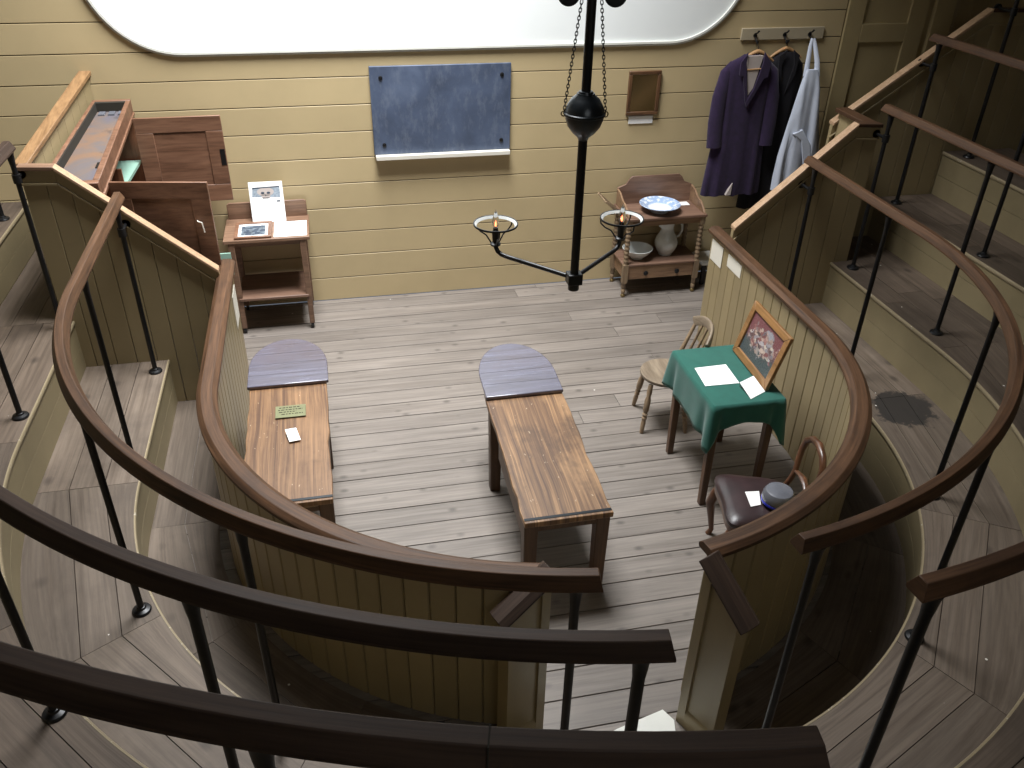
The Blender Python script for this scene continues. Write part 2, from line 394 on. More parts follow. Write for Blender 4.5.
# ------------------------------------------------------------------ plan of the horseshoe
CX, YC, YP, YW = 1.129, 4.397, 5.86, 7.40
XG = .395
LEFT_WIDER = {1.956: -.03, 2.522: -.020, 2.40: .035, 2.42: .035, 2.94: .065, 2.96: .065}     # the left half is not quite a mirror of the right
def curve(rx, ry, side, yend, xg=XG, n=56, ns=14, z=0.0):
    rx = rx+LEFT_WIDER.get(rx, 0)*(side < 0)
    """from the far end (near the back wall) down the straight and round to the entrance gap"""
    pts = []
    for i in range(ns): pts.append((CX+side*rx, yend+(YC-yend)*i/ns, z))
    amax = math.acos(min(1, xg/rx))
    for i in range(n+1):
        a = amax*i/n
        pts.append((CX+side*rx*cos(a), YC-ry*sin(a), z))
    return pts
def lift(pts, z): return [(p[0], p[1], z) for p in pts]
def arclen(pts):
    a = [0]
    for p, q in zip(pts, pts[1:]): a.append(a[-1]+hypot(q[0]-p[0], q[1]-p[1]))
    return a
def at_len(pts, acc, d):
    d = max(0, min(acc[-1], d))
    for i in range(len(pts)-1):
        if d <= acc[i+1]+1e-9:
            t = (d-acc[i])/max(1e-9, acc[i+1]-acc[i]); p, q = pts[i], pts[i+1]
            return (p[0]+(q[0]-p[0])*t, p[1]+(q[1]-p[1])*t), ((q[0]-p[0]), (q[1]-p[1]))
    return pts[-1][:2], (1, 0)
def nearest(pts, x, y):
    acc = arclen(pts); best = (9, 0)
    for i in range(len(pts)-1):
        p, q = pts[i], pts[i+1]; dx, dy = q[0]-p[0], q[1]-p[1]; l2 = dx*dx+dy*dy
        t = max(0, min(1, ((x-p[0])*dx+(y-p[1])*dy)/l2)); d = hypot(p[0]+dx*t-x, p[1]+dy*t-y)
        if d < best[0]: best = (d, acc[i]+sqrt(l2)*t)
    return best[1]
DRX, DRY = 1.956, 1.864
EDGE = [(2.40, 2.47), (2.94, 3.05), (3.57, 3.62), (4.11, 4.17), (4.75, 4.80)]
TZ = [.38, .76, 1.12, 1.50]
SIDES = ((-1, 'left'), (1, 'right'))

# ------------------------------------------------------------------ floor and tiers
m = MB(); y = .2
while y < YW-.01:
    w = R.uniform(.168, .19); y1 = min(YW, y+w)
    if y < 2.5: x, xe = .30, 1.98
    else: x, xe = -2.0, 4.8
    if y > 4.5: xe = 6.2
    while x < xe-.01:
        x1 = min(xe, x+R.uniform(3.0, 7.0))
        if xe-x1 < .8: x1 = xe
        m.box(x+.001, x1-.001, y+.0033, y1-.0033, -.03, R.uniform(-.0015, 0)); x = x1
    y = y1
struct(m.build('floor', 'floor', bevel=.002))
struct(MB().box(-4.2, 6.4, -1.6, YW, -.09, -.04).build('floor_underside', 'gap'))

def planks(m, c_in, c_out, z, k, seglen=(1.2, 2.4), t=.024):
    """k strips of board between two curves that share a parameter"""
    n = len(c_in); fac = [n-57, n-57+19, n-57+38, n-1]
    for j in range(k):
        a, b = j/k, (j+1)/k
        def line(f):
            if f in (0, 1): return [(p[0]+(q[0]-p[0])*f, p[1]+(q[1]-p[1])*f) for p, q in zip(c_in, c_out)]
            full = [Vector((p[0]+(q[0]-p[0])*f, p[1]+(q[1]-p[1])*f)) for p, q in zip(c_in, c_out)]; res = list(full)
            for g0, g1 in zip(fac, fac[1:]):
                P_, Q_ = full[g0], full[g1]
                for i_ in range(g0+1, g1):
                    p, q = Vector(c_in[i_][:2]), Vector(c_out[i_][:2]); e = q-p; d_ = Q_-P_
                    den = e.x*d_.y-e.y*d_.x; w_ = P_-p; tt_ = (w_.x*d_.y-w_.y*d_.x)/den
                    res[i_] = p+e*max(.04, min(.96, tt_))
            return [tuple(r_) for r_ in res]
        A, B = line(a), line(b)
        Mid = [((p[0]+q[0])/2, (p[1]+q[1])/2) for p, q in zip(A, B)]
        acc = arclen(Mid); i = 0; nxt = R.uniform(.5, 1.8)
        cuts = [0]
        while i < n-1:
            if acc[i] >= nxt and acc[-1]-acc[i] > .5: cuts.append(i); nxt = acc[i]+R.uniform(*seglen)
            i += 1
        cuts.append(n-1); cuts = sorted(set(c_ for c_ in cuts if c_ < fac[0]-3)|set(fac)|{0, n-1})
        for c0, c1 in zip(cuts, cuts[1:]):
            vs = []; fs = []; uvs = []; uo = R.uniform(0, 40); vo = R.uniform(0, 40); dz = R.uniform(-.0015, .0)
            for i in range(c0, c1+1):
                p, q = Vector(A[i]), Vector(B[i]); d = (q-p); w = d.length; d /= w
                p = p+d*.0022; q = q-d*.0022
                if i == c0 or i == c1:
                    tt = Vector(Mid[min(i+1, n-1)])-Vector(Mid[max(i-1, 0)]); tt.normalize(); tt *= (.0015 if i == c0 else -.0015)
                    p = p+tt; q = q+tt
                vs += [(p.x, p.y, z+dz), (q.x, q.y, z+dz), (q.x, q.y, z+dz-t), (p.x, p.y, z+dz-t)]
            for i in range(c1-c0):
                u0, u1 = acc[c0+i]+uo, acc[c0+i+1]+uo; o = 4*i
                quads = [(o, o+1, o+5, o+4), (o+1, o+2, o+6, o+5), (o+2, o+3, o+7, o+6), (o+3, o, o+4, o+7)]
                vv = [(vo, vo+w), (vo+w, vo+w+t), (vo+w, vo), (vo, vo+t)]
                for qd, (v0, v1) in zip(quads, vv):
                    fs.append(qd); uvs.append(((u0, v0), (u0, v1), (u1, v1), (u1, v0)))
            e = 4*(c1-c0)
            fs += [(3, 2, 1, 0), (e, e+1, e+2, e+3)]; uvs += [((uo, vo),)*4]*2
            # outward normals must face up on both sides of the horseshoe
            pa, pb, pc = Vector(vs[0]), Vector(vs[1]), Vector(vs[5])
            if (pb-pa).cross(pc-pa).z < 0:
                fs = [tuple(reversed(f)) for f in fs]; uvs = [tuple(reversed(u)) for u in uvs]
            m.add(vs, fs, uvs)

for side, sn in SIDES:
    # standing place behind the partition, at arena level
    m = MB(); planks(m, curve(DRX+.06, DRY+.06, side, YP), curve(EDGE[0][0]+.02, EDGE[0][1]+.02, side, YP), .004, 2)
    struct(m.build('floor_tier', 'tier', loc=(0, 0, 0)))
    for k in range(4):
        e0, e1 = EDGE[k], EDGE[k+1]
        yend = YP if k == 0 else (6.34 if side > 0 else (YP if k == 1 else YW-.01))
        xg = .43
        m = MB(); planks(m, curve(*e0, side, yend, xg), curve(e1[0]+.02, e1[1]+.02, side, yend, xg), TZ[k], 3)
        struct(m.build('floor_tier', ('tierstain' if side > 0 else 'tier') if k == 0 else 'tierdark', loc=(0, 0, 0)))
        # riser: two boards, and the worn nosing along the edge
        z0 = TZ[k-1] if k else 0
        m = MB(); path = curve(*e0, side, yend, xg); hm = (z0+TZ[k]-.03)/2; s = -1 if side < 0 else 1
        for za, zb in ((z0, hm-.0015), (hm+.0015, TZ[k]-.028)):
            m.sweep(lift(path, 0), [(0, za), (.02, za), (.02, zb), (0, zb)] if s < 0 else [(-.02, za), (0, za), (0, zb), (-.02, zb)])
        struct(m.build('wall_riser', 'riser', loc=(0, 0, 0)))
        q = [(0, -.028), (.006, -.028), (.009, -.024), (.010, -.014), (.009, -.004), (.006, .001), (-.002, .001)]
        prof = q if s > 0 else [(-a, b) for a, b in reversed(q)]
        struct(MB().sweep(lift(path, TZ[k]), prof).build('trim_nosing', 'nosing', loc=(0, 0, 0)))
# landing behind the left end of the second step, and the passage cheeks
m = MB()
for j in range(3): m.box(-2.44+.155*j+.002, -2.44+.155*(j+1)-.002, YP+.002, YW-.01, TZ[1]-.024, TZ[1])
o = struct(m.build('floor_landing', 'landing', loc=(0, 0, 0)))
for side, sn in SIDES:
    m = MB(); xi = CX+side*.42; st = []
    ys = [YC-sqrt(max(0, e[1]**2*(1-(.42/e[0])**2))) for e in EDGE]
    poly = [(ys[0], 0), (ys[0], TZ[0]-.03)]
    for k in range(1, 4): poly += [(ys[k], TZ[k-1]-.03), (ys[k], TZ[k]-.03)]
    poly += [(ys[4], TZ[3]-.03), (ys[4], 0)]
    m.prism(poly, lambda a, b, t: (t, a, b), xi, xi+side*.02)
    struct(m.build('wall_passage', 'riser'))

# ------------------------------------------------------------------ back wall
m = MB(); z = 0.015; nb = 0
ZB = [0.0, .22, .45, .61+.02, .82, 1.09-.03, 1.33-.04, 1.55-.03, 1.79-.03, 2.02-.03, 2.24, 2.47]
ZB = [.0+i*.2255 for i in range(26)]
for a, b in zip(ZB, ZB[1:]):
    x = -4.2
    while x < 4.66:
        x1 = 4.68
        # slightly bevelled board with a quirk at the lower edge
        m.box(x+.0008, x1-.0008, YW-.0+R.uniform(-.001, .001), YW+.03, a+.0035, b-.0035); x = x1
struct(m.build('wall_back', 'wall', bevel=.003))
struct(MB().box(-4.2, 6.4, YW+.031, YW+.1, 0, 5.7).build('wall_back_core', 'gap'))
# white plaster field with rounded lower corners
AX0, AX1, AZ, AR = -1.67, 3.68, 2.245, .66
def arch(off, z_top=5.6):
    p = [(AX0-off, z_top)]
    for i in range(17):
        a = pi+pi/2*i/16; p.append((AX0+AR+(AR+off)*cos(a), AZ+AR+(AR+off)*sin(a)))
    for i in range(17):
        a = 1.5*pi+pi/2*i/16; p.append((AX1-AR+(AR+off)*cos(a), AZ+AR+(AR+off)*sin(a)))
    p.append((AX1+off, z_top)); return p
struct(MB().prism(arch(0), lambda a, b, t: (a, t, b), YW-.012, YW+.02).build('wall_plaster', 'white'))
m = MB(); A = arch(.0)
for off, d, w in ((.0, .03, .018), (.022, .016, .012)):
    a0, a1 = arch(off-w/2), arch(off+w/2); n = len(a0)
    vs = []; fs = []
    for p, q in zip(a0, a1):
        vs += [(p[0], YW-d, p[1]), (q[0], YW-d, q[1]), (q[0], YW+.01, q[1]), (p[0], YW+.01, p[1])]
    for i in range(n-1):
        for k in range(4): fs.append((4*i+k, 4*i+(k+1) % 4, 4*i+4+(k+1) % 4, 4*i+4+k))
    m.add(vs, fs)
struct(m.build('trim_1', 'whitewood'))
# rest of the room: side and front walls, ceiling with its skylight
def board_wall(name, f, L0, L1, H, mat='panel', w=.2, z0=0):
    m = MB(); a = L0
    while a < L1-.01:
        b = min(L1, a+w); m.hexa([V3(*f(a+.002, 0, z0)), V3(*f(b-.002, 0, z0)), V3(*f(b-.002, .04, z0)), V3(*f(a+.002, .04, z0)), V3(*f(a+.002, 0, H)), V3(*f(b-.002, 0, H)), V3(*f(b-.002, .04, H)), V3(*f(a+.002, .04, H))]); a = b
    return struct(m.build(name, mat))
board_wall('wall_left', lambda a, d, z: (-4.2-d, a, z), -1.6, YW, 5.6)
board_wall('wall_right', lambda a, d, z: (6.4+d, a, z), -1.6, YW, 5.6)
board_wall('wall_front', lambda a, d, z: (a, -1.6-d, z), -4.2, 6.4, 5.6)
SKX0, SKX1, SKY0, SKY1, ZC = -1.2, 2.4, 3.6, 7.35, 5.6
SKD = 1.5
m = MB(); m.box(-4.2, SKX0, -1.6, YW, ZC, ZC+.1).box(SKX1, 6.4, -1.6, YW, ZC, ZC+.1)
m.box(SKX0, SKX1, -1.6, SKY0, ZC, ZC+.1).box(SKX0, SKX1, SKY1, YW, ZC, ZC+.1)
struct(m.build('ceiling', 'oak'))
m = MB()
for x in (SKX0, SKX1): m.box(x-.03, x+.03, SKY0, SKY1, ZC+.1, ZC+SKD)
for y in (SKY0, SKY1): m.box(SKX0, SKX1, y-.03, y+.03, ZC+.1, ZC+SKD)
struct(m.build('trim_unseen_shaft', 'panel'))  # unseen shaft, its depth chosen to limit the spread of light

# panelled door and boarding at the right end of the back wall
m = MB(); yd = YW-.02
d = thing('door', 'tall olive panelled door in the back wall beside the coats', 'door', (5.1, YW, 0)); d.name = 'door_1'; del d['label']; del d['category']; d['kind'] = 'structure'
m.box(4.69, 4.86, yd, YW+.03, 0, 5.5).box(5.32, 5.50, yd, YW+.03, 0, 5.5)
for z0, z1 in ((0, .2), (1.0, 1.13), (2.20, 2.36), (3.9, 4.05)): m.box(4.86, 5.32, yd, YW+.03, z0, z1)
m.build('door_frame', 'door', d, bevel=.004)
m = MB()
for z0, z1 in ((.2, 1.0), (1.13, 2.2), (2.36, 3.9), (4.05, 5.5)): m.box(4.862, 5.318, yd+.022, YW+.03, z0+.002, z1-.002)
m.build('door_panel', 'door', d)
struct(MB().box(5.503, 5.56, YW+.005, YW+.03, 0, 5.5).box(5.56, 5.76, yd-.02, YW+.03, 0, 5.5).build('trim_2', 'door', bevel=.004))
struct(MB().box(5.765, 5.80, yd-.012, YW+.03, 0, 5.5).build('trim_3', 'nosing'))
board_wall('wall_back_boarding', lambda a, dd, z: (a, YW-.015+dd, z), 5.81, 6.4, 5.5, w=.15)

# ------------------------------------------------------------------ curved arena partition
def partition(side, sn, label):
    t = thing('arena_partition', label, 'partition', (CX+side*DRX, YC, 0), 'curved partitions round the arena')
    path = curve(DRX, DRY, side, 6.08, .40, n=90, ns=40)
    acc = arclen(path); nb = round(acc[-1]/.122); m = MB()
    s = 1
    for i in range(nb):
        d0, d1 = acc[-1]*i/nb, acc[-1]*(i+1)/nb
        (x0, y0), _ = at_len(path, acc, d0+.0012); (x1, y1), _ = at_len(path, acc, d1-.0012)
        tx, ty = x1-x0, y1-y0; l = hypot(tx, ty); nx, ny = -ty/l, tx/l; h = .03
        c = .006   # v-joint
        for sg in (1,):
            P = []
            prof = [(0, -h+c), (c, -h), (l-c, -h), (l, -h+c), (l, h-c), (l-c, h), (c, h), (0, h-c)]
            for z in (0.003, 1.0):
                P += [(x0+tx/l*a+nx*b, y0+ty/l*a+ny*b, z) for a, b in prof]
            fs = [tuple(reversed(range(8))), tuple(range(8, 16))]+[(k, (k+1) % 8, 8+(k+1) % 8, 8+k) for k in range(8)]
            m.add(P, fs)
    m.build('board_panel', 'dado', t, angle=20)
    cp = curve(DRX, DRY, side, 6.11, .37, n=90, ns=20)
    prof = [(-.052, 0), (.052, 0), (.058, .010), (.058, .026), (.030, .050), (-.030, .050), (-.058, .026), (-.058, .010)]
    MB().sweep(lift(cp, 1.0), prof).build('cap_rail', 'oakworn_lit', t, bevel=.003, angle=16)
    # narrow panelled post that closes the end at the entrance gap, with its own sloping cap
    if side < 0: P0, P1, z0, z1 = (.765, 2.50), (.565, 2.425), 1.03, .90
    else: P0, P1, z0, z1 = (1.435, 2.435), (1.525, 2.235), 1.05, .885
    a, b = Vector(P0), Vector(P1); dd = (b-a); ll = dd.length; dd /= ll
    nrm = Vector((dd.y, -dd.x)); 
    if nrm.y > 0: nrm = -nrm       # towards the camera side, the visible face
    th = .085
    def W(u, w, z): q = a+dd*u+nrm*w; return (q.x, q.y, z)
    def zt(u): return z0+(z1-z0)*u/ll
    def slab(m, u0, u1, w0, w1, zb=0.003, zc=0.0):
        m.hexa([V3(*W(u0, w0, zb)), V3(*W(u1, w0, zb)), V3(*W(u1, w1, zb)), V3(*W(u0, w1, zb)), V3(*W(u0, w0, zt(u0)-zc)), V3(*W(u1, w0, zt(u1)-zc)), V3(*W(u1, w1, zt(u1)-zc)), V3(*W(u0, w1, zt(u0)-zc))])
    m = MB(); slab(m, 0, ll, -th, -.014)
    slab(m, 0, .045, -.014, 0); slab(m, ll-.035, ll, -.014, 0)
    ep = m.build('end_post', 'dado', t)
    m = MB()
    for u0, u1 in ((.045, ll-.035),):
        m.hexa([V3(*W(u0, -.014, .003)), V3(*W(u1, -.014, .003)), V3(*W(u1, 0, .003)), V3(*W(u0, 0, .003)), V3(*W(u0, -.014, .12)), V3(*W(u1, -.014, .12)), V3(*W(u1, 0, .10)), V3(*W(u0, 0, .10))])
    m.build('plinth', 'dado', ep)
    A = W(-.03, -th/2, zt(-.03)+.004); B = W(ll+.03, -th/2, zt(ll+.03)+.004)
    MB().sweep([A, B], [(-.058, 0), (.058, 0), (.062, .012), (.03, .038), (-.03, .038), (-.062, .012)]).build('post_cap', 'oak', ep, bevel=.003)
    return t
partition(-1, 'left', 'curved tan boarded partition with worn oak cap, beside the operating table with the green plaque')
partition(1, 'right', 'curved tan boarded partition with worn oak cap, behind the green-clothed table and dark chair')

# ------------------------------------------------------------------ handrails
RAILS = [(2.522, 2.54, 1.665), (3.055, 3.13, 2.04), (3.655, 3.695, 2.446), (4.22, 4.25, 2.85)]
RPROF = [(-.042, -.036), (.042, -.036), (.046, -.030), (.046, -.018), (.022, .037), (-.022, .037), (-.046, -.018), (-.046, -.030)]
def rail(k, side, label, posts, yend, xg, brk=None, joint=None, zbase=None):
    rx, ry, z = RAILS[k]; zb = TZ[k]
    if side > 0: rx, ry = rx-(.018, 0, 0, 0)[k], ry-(.035, .06, 0, 0)[k]
    t = thing('handrail', label, 'handrail', (CX+side*rx, YC, zb), 'curved oak handrails of the standing tiers')
    path = lift(curve(rx, ry, side, yend, xg), z)
    kp = .84 if side < 0 else .76
    r = MB().sweep(path, [(a*kp, b*kp+.038*(1-kp)) for a, b in RPROF], hip=.32).build('rail', 'oakworn_lit' if k < 1 or side > 0 else 'oak', t, bevel=.0025, angle=14)  # same oak throughout: lighter copy for lit rails, darker for shaded ones
    if joint is not None:
        acc = arclen(path); (x, y), d = at_len(path, acc, joint); l = hypot(*d)
        m = MB().sweep([(x-d[0]/l*.0015, y-d[1]/l*.0015, z), (x+d[0]/l*.0015, y+d[1]/l*.0015, z)], [(a*1.006, b*1.012) for a, b in RPROF])
        m.build('joint_line', 'gap', r)
    acc = arclen(path)
    for x, y in posts:
        s = nearest(path, x, y); (px, py), d = at_len(path, acc, s)
        p = MB()
        p.lathe([(.0165, .01), (.0165, z-zb-.12), (.020, z-zb-.085), (.022, z-zb-.05), (.027, z-zb-.030)], (px, py, zb), 14)
        po = p.build('post', 'iron', t)
        f = MB().lathe([(.046, .0005), (.048, .006), (.043, .014), (.025, .020), (.021, .030), (.017, .032)], (px, py, zb), 20)
        f.build('flange', 'iron', po)
        if brk and (x, y) == brk[0]:
            yb = brk[1]; zz = z-.20
            MB().tube([(px, py, zz), (px, yb-.004, zz)], .012, 10).tube([(px, yb-.014, zz), (px, yb+.002, zz)], .032, 16).tube([(px, py, zz-.028), (px, py, zz+.028)], .026, 14).build('wall_bracket', 'iron', po)
    return t
C2 = 2*CX
rail(0, -1, 'lowest curved oak handrail, left half, running from the left sloping panel to the entrance gap', [(-1.39, 5.70), (-1.39, 4.64), (-1.14, 3.32), (-.42, 2.42), (.67, 1.92)], 5.83, .38, ((-1.39, 5.70), YP))
rail(0, 1, 'lowest curved oak handrail, right half, passing behind the dark chair side of the arena', [(3.65, 5.70), (3.65, 4.72), (3.40, 3.37), (2.66, 2.37), (1.56, 1.93)], 5.83, .33, ((3.65, 5.70), YP))
rail(1, -1, 'second curved oak handrail from the arena, left half, in front of the lowest left rail', [(-1.92, 5.76), (-1.92, 4.66), (-1.30, 2.42), (-.50, 1.68), (.64, 1.28)], 5.78, .41, ((-1.92, 5.76), YP))
rail(1, 1, 'second curved oak handrail from the arena, right half, starting by the sloping panel notch', [(4.18, 5.72), (4.17, 4.60), (3.9, 3.2), (2.7, 1.7), (1.50, 1.285)], 5.82, .29, ((4.18, 5.72), YP))
rail(2, -1, 'broad shaded oak handrail nearest the viewer, sweeping along the bottom edge', [(-2.5, 7.0), (-2.5, 5.6), (-2.5, 4.5), (-2.0, 2.5), (-1.35, 1.75), (-.22, .93), (.35, .78)], 7.0, .42, None, joint=7.40)
rail(2, 1, 'third curved oak handrail from the arena, right half, crossing the upper right seats', [(4.76, 6.18), (4.77, 5.05), (4.6, 3.5), (3.8, 1.9), (2.6, 1.05), (1.66, .8)], 6.28, .44, ((4.76, 6.18), 6.35))
rail(3, 1, 'topmost oak handrail on iron posts at the upper right corner', [(5.35, 6.16), (5.34, 4.9), (5.1, 3.1), (4.1, 1.4), (2.8, .55), (1.7, .22)], 6.28, .44, ((5.35, 6.16), 6.35))

# ------------------------------------------------------------------ sloping end panels of the tiers
def sloped_panel(name, label, yf, prof, z0, capmat, flatmat, w=.14, th=.03):
    """prof: (x, z) knots of the underside of the cap, left to right"""
    xs = [p[0] for p in prof]
    def zt(x):
        for (a, za), (b, zb) in zip(prof, prof[1:]):
            if x <= b+1e-6: return za+(zb-za)*(x-a)/(b-a)
        return prof[-1][1]
    t = thing(name, label, 'partition', ((xs[0]+xs[-1])/2, yf, 0))
    cuts = [xs[0]]
    while cuts[-1] < xs[-1]-w*1.3: cuts.append(cuts[-1]+w)
    cuts.append(xs[-1]); cuts = sorted(set([round(c, 4) for c in cuts]))
    m = MB()
    for a, b in zip(cuts, cuts[1:]):
        kn = [k for k in xs if a+.002 < k < b-.002]
        poly = [(a+.002, z0), (b-.002, z0)]+[(x, zt(x)) for x in [b-.002]+list(reversed(kn))+[a+.002]]
        m.prism(poly, lambda u, v, q: (u, q, v), yf+th, yf)
    m.build('board_panel', 'panel', t, bevel=.003)
    m = MB(); h = .085
    for (a, za), (b, zb) in zip(prof, prof[1:]):
        m.hexa([V3(a, yf-.014, za-h), V3(b, yf-.014, zb-h), V3(b, yf+.001, zb-h), V3(a, yf+.001, za-h), V3(a, yf-.014, za), V3(b, yf-.014, zb), V3(b, yf+.001, zb), V3(a, yf+.001, za)])
        m.hexa([V3(a, yf-.022, za-h-.016), V3(b, yf-.022, zb-h-.016), V3(b, yf+.001, zb-h-.016), V3(a, yf+.001, za-h-.016), V3(a, yf-.022, za-h), V3(b, yf-.022, zb-h), V3(b, yf+.001, zb-h), V3(a, yf+.001, za-h)])
    m.build('apron_moulding', 'panel', t, bevel=.003)
    for i, ((a, za), (b, zb)) in enumerate(zip(prof, prof[1:])):
        flat = abs(zb-za) < .03
        m = MB(); y0, y1 = yf-.034, yf+.045; hh = .028
        m.hexa([V3(a, y0, za+.001), V3(b, y0, zb+.001), V3(b, y1, zb+.001), V3(a, y1, za+.001), V3(a, y0, za+hh), V3(b, y0, zb+hh), V3(b, y1, zb+hh), V3(a, y1, za+hh)])
        m.build('cap', flatmat if flat else capmat, t, bevel=.004)
    return t
sloped_panel('end_partition', 'olive boarded partition with pale sloping cap below the open cabinet', YP, [(-1.94, 1.865), (-1.725, 1.855), (-.83, 1.062)], 0, 'pine', 'deskwood')
sloped_panel('end_partition', 'olive boarded partition with pale sloping cap rising beside the coats, lower of two', YP, [(3.115, 1.115), (4.005, 1.90), (4.215, 1.888)], 0, 'pine', 'oakworn_lit')
sloped_panel('end_partition', 'upper olive partition with pale sloping cap in front of the panelled door', 6.35, [(4.105, 1.77), (5.30, 2.62), (6.38, 2.60)], 0, 'pine', 'oakworn_lit')
# short return between the two right-hand partitions
t = thing('return_partition', 'short olive partition with brown cap joining the two right sloping partitions', 'partition', (4.16, 6.1, 0))
m = MB()
for j in range(3): m.box(4.145, 4.175, 5.895+.15*j, 5.895+.15*(j+1)-.003, 0, 1.878)
m.build('board_panel', 'panel', t); MB().box(4.105, 4.215, 5.908, 6.345, 1.880, 1.912).build('cap', 'oakworn_lit', t, bevel=.004)
# left return that rises to the back wall
t = thing('return_partition', 'olive partition with rising orange wood cap behind the open cabinet, meeting the back wall', 'partition', (-1.92, 6.6, 0))
m = MB(); ya, yb, za, zb = 5.925, YW-.003, 1.85, 2.10
def px_(y): return -1.935+(y-ya)/(yb-ya)*.17
nb = 9
for j in range(nb):
    y0, y1 = ya+(yb-ya)*j/nb, ya+(yb-ya)*(j+1)/nb-.003
    q = [(px_(y0)-.015, y0), (px_(y1)-.015, y1), (px_(y1)+.015, y1), (px_(y0)+.015, y0)]
    z_ = lambda y: za+(zb-za)*(y-ya)/(yb-ya)
    q = [q[0], q[3], q[2], q[1]]
    m.hexa([V3(x, y, 0) for x, y in q]+[V3(x, y, z_(y)) for x, y in q])
m.build('board_panel', 'panel', t)
m = MB(); c = []
for y, z in ((ya, za), (yb, zb)):
    x = px_(y); c.append([V3(x-.047, y, z+.001), V3(x+.040, y, z+.001), V3(x+.040, y, z+.034), V3(x-.047, y, z+.034)])
a, b = c
m.hexa([a[0], a[1], b[1], b[0], a[3], a[2], b[2], b[3]]); m.build('cap', 'orangewood', t, bevel=.004)

# ------------------------------------------------------------------ back wall fittings
t = thing('blackboard', 'blue-grey slate blackboard with pale chalk ledge on the back wall', 'blackboard', (1.01, YW, 1.34))
MB().box(.41, 1.61, YW-.03, YW-.002, 1.375, 2.11).build('board', 'slate', t, bevel=.003)
MB().box(.42, 1.605, YW-.075, YW-.002, 1.335, 1.373).build('chalk_ledge', 'cream', t, bevel=.004)
for x, z in ((.50, 2.02), (1.53, 2.02), (.50, 1.46), (1.53, 1.46)):
    MB().lathe([(.017, 0), (.017, .006), (.010, .010), (.004, .010)], (x, YW-.03, z), 14, M=Matrix.Rotation(pi/2, 4, 'X')).build('screw', 'iron', t)
t = thing('mirror', 'small dark-framed mirror hanging on the back wall above the washstand', 'mirror', (2.83, YW, 1.62))
m = MB(); x0, x1, z0, z1, w = 2.68, 2.98, 1.625, 2.01, .032
for a, b, c, d_ in ((x0, x1, z0, z0+w), (x0, x1, z1-w, z1), (x0, x0+w, z0+w, z1-w), (x1-w, x1, z0+w, z1-w)): m.box(a, b, YW-.03, YW-.002, c, d_)
m.build('frame', 'mirframe', t, bevel=.006)
MB().box(x0+w-.004, x1-w+.004, YW-.018, YW-.004, z0+w-.004, z1-w+.004).build('glass', 'mirror', t)
tag(MB().box(2.715, 2.945, YW-.008, YW-.001, 1.545, 1.612).build('wall_label', 'paper'), 'small blank white label on the back wall under the mirror', 'label')
t = thing('coat_rail', 'pale wooden peg rail with iron hooks on the back wall', 'coat rail', (4.09, YW, 2.25))
MB().box(3.69, 4.49, YW-.022, YW-.001, 2.245, 2.345).build('board', 'rail_paint', t, bevel=.004)
HX = (3.82, 4.105, 4.35)
for x in HX:
    MB().tube([(x, YW-.02, 2.27), (x, YW-.05, 2.262), (x, YW-.075, 2.235), (x, YW-.085, 2.225), (x, YW-.095, 2.24), (x, YW-.097, 2.255)], .007, 8).tube([(x, YW-.02, 2.30), (x, YW-.06, 2.31), (x, YW-.085, 2.33)], [.007, .006, .009], 8).lathe([(.018, 0), (.018, .006)], (x, YW-.022, 2.285), 12, M=Matrix.Rotation(pi/2, 4, 'X')).build('hook', 'iron', t)
def hanger(x, label, zc=2.15, yo=.09):
    t = thing('coat_hanger', label, 'coat hanger', (x, YW-yo, zc))
    m = MB(); pts = [(x-.16+.32*i/16, YW-yo, zc+.03-.085*abs(i/8-1)**1.35) for i in range(17)]
    m.tube(pts, [.009+.011*(1-abs(i/8-1)) for i in range(17)], 10); m.build('hanger_arms', 'hanger', t)
    MB().tube([(x, YW-yo, zc+.04), (x, YW-yo, zc+.06), (x, YW-(yo+.09)/2, 2.235), (x, YW-.092, 2.25), (x, YW-.082, 2.252), (x, YW-.074, 2.243)], .0035, 8).build('hanger_hook', 'iron', t)
    return t
hanger(HX[0]-.02, 'wooden coat hanger holding the purple coat', yo=.165); hanger(HX[1]+.02, 'wooden coat hanger holding the black coat', yo=.066)
def garment(prof, cx, yc, n=56, fold=0, seed=0, lean=0):
    """prof: list of (z, half width, half depth, fold amount)"""
    rr = random.Random(seed); ph = [rr.uniform(0, 6.28) for _ in range(4)]; rings = []
    for z, w, d, f in prof:
        rg = []
        for k in range(n):
            a = 2*pi*k/n; ca, sa = cos(a), sin(a)
            x = w*(abs(ca)**.75)*(1 if ca > 0 else -1); y = d*(abs(sa)**.8)*(1 if sa > 0 else -1)
            y += f*(sin(x*38+ph[0]+z*2)+.6*sin(x*71+ph[1]))*(1 if sa < 0 else .3)
            rg.append(V3(cx+x+lean*(2.1-z), yc+y, z+ (f*.5*sin(x*30+ph[2]) if z < 1.2 else 0)))
        rings.append(rg)
    return MB().loft(rings)
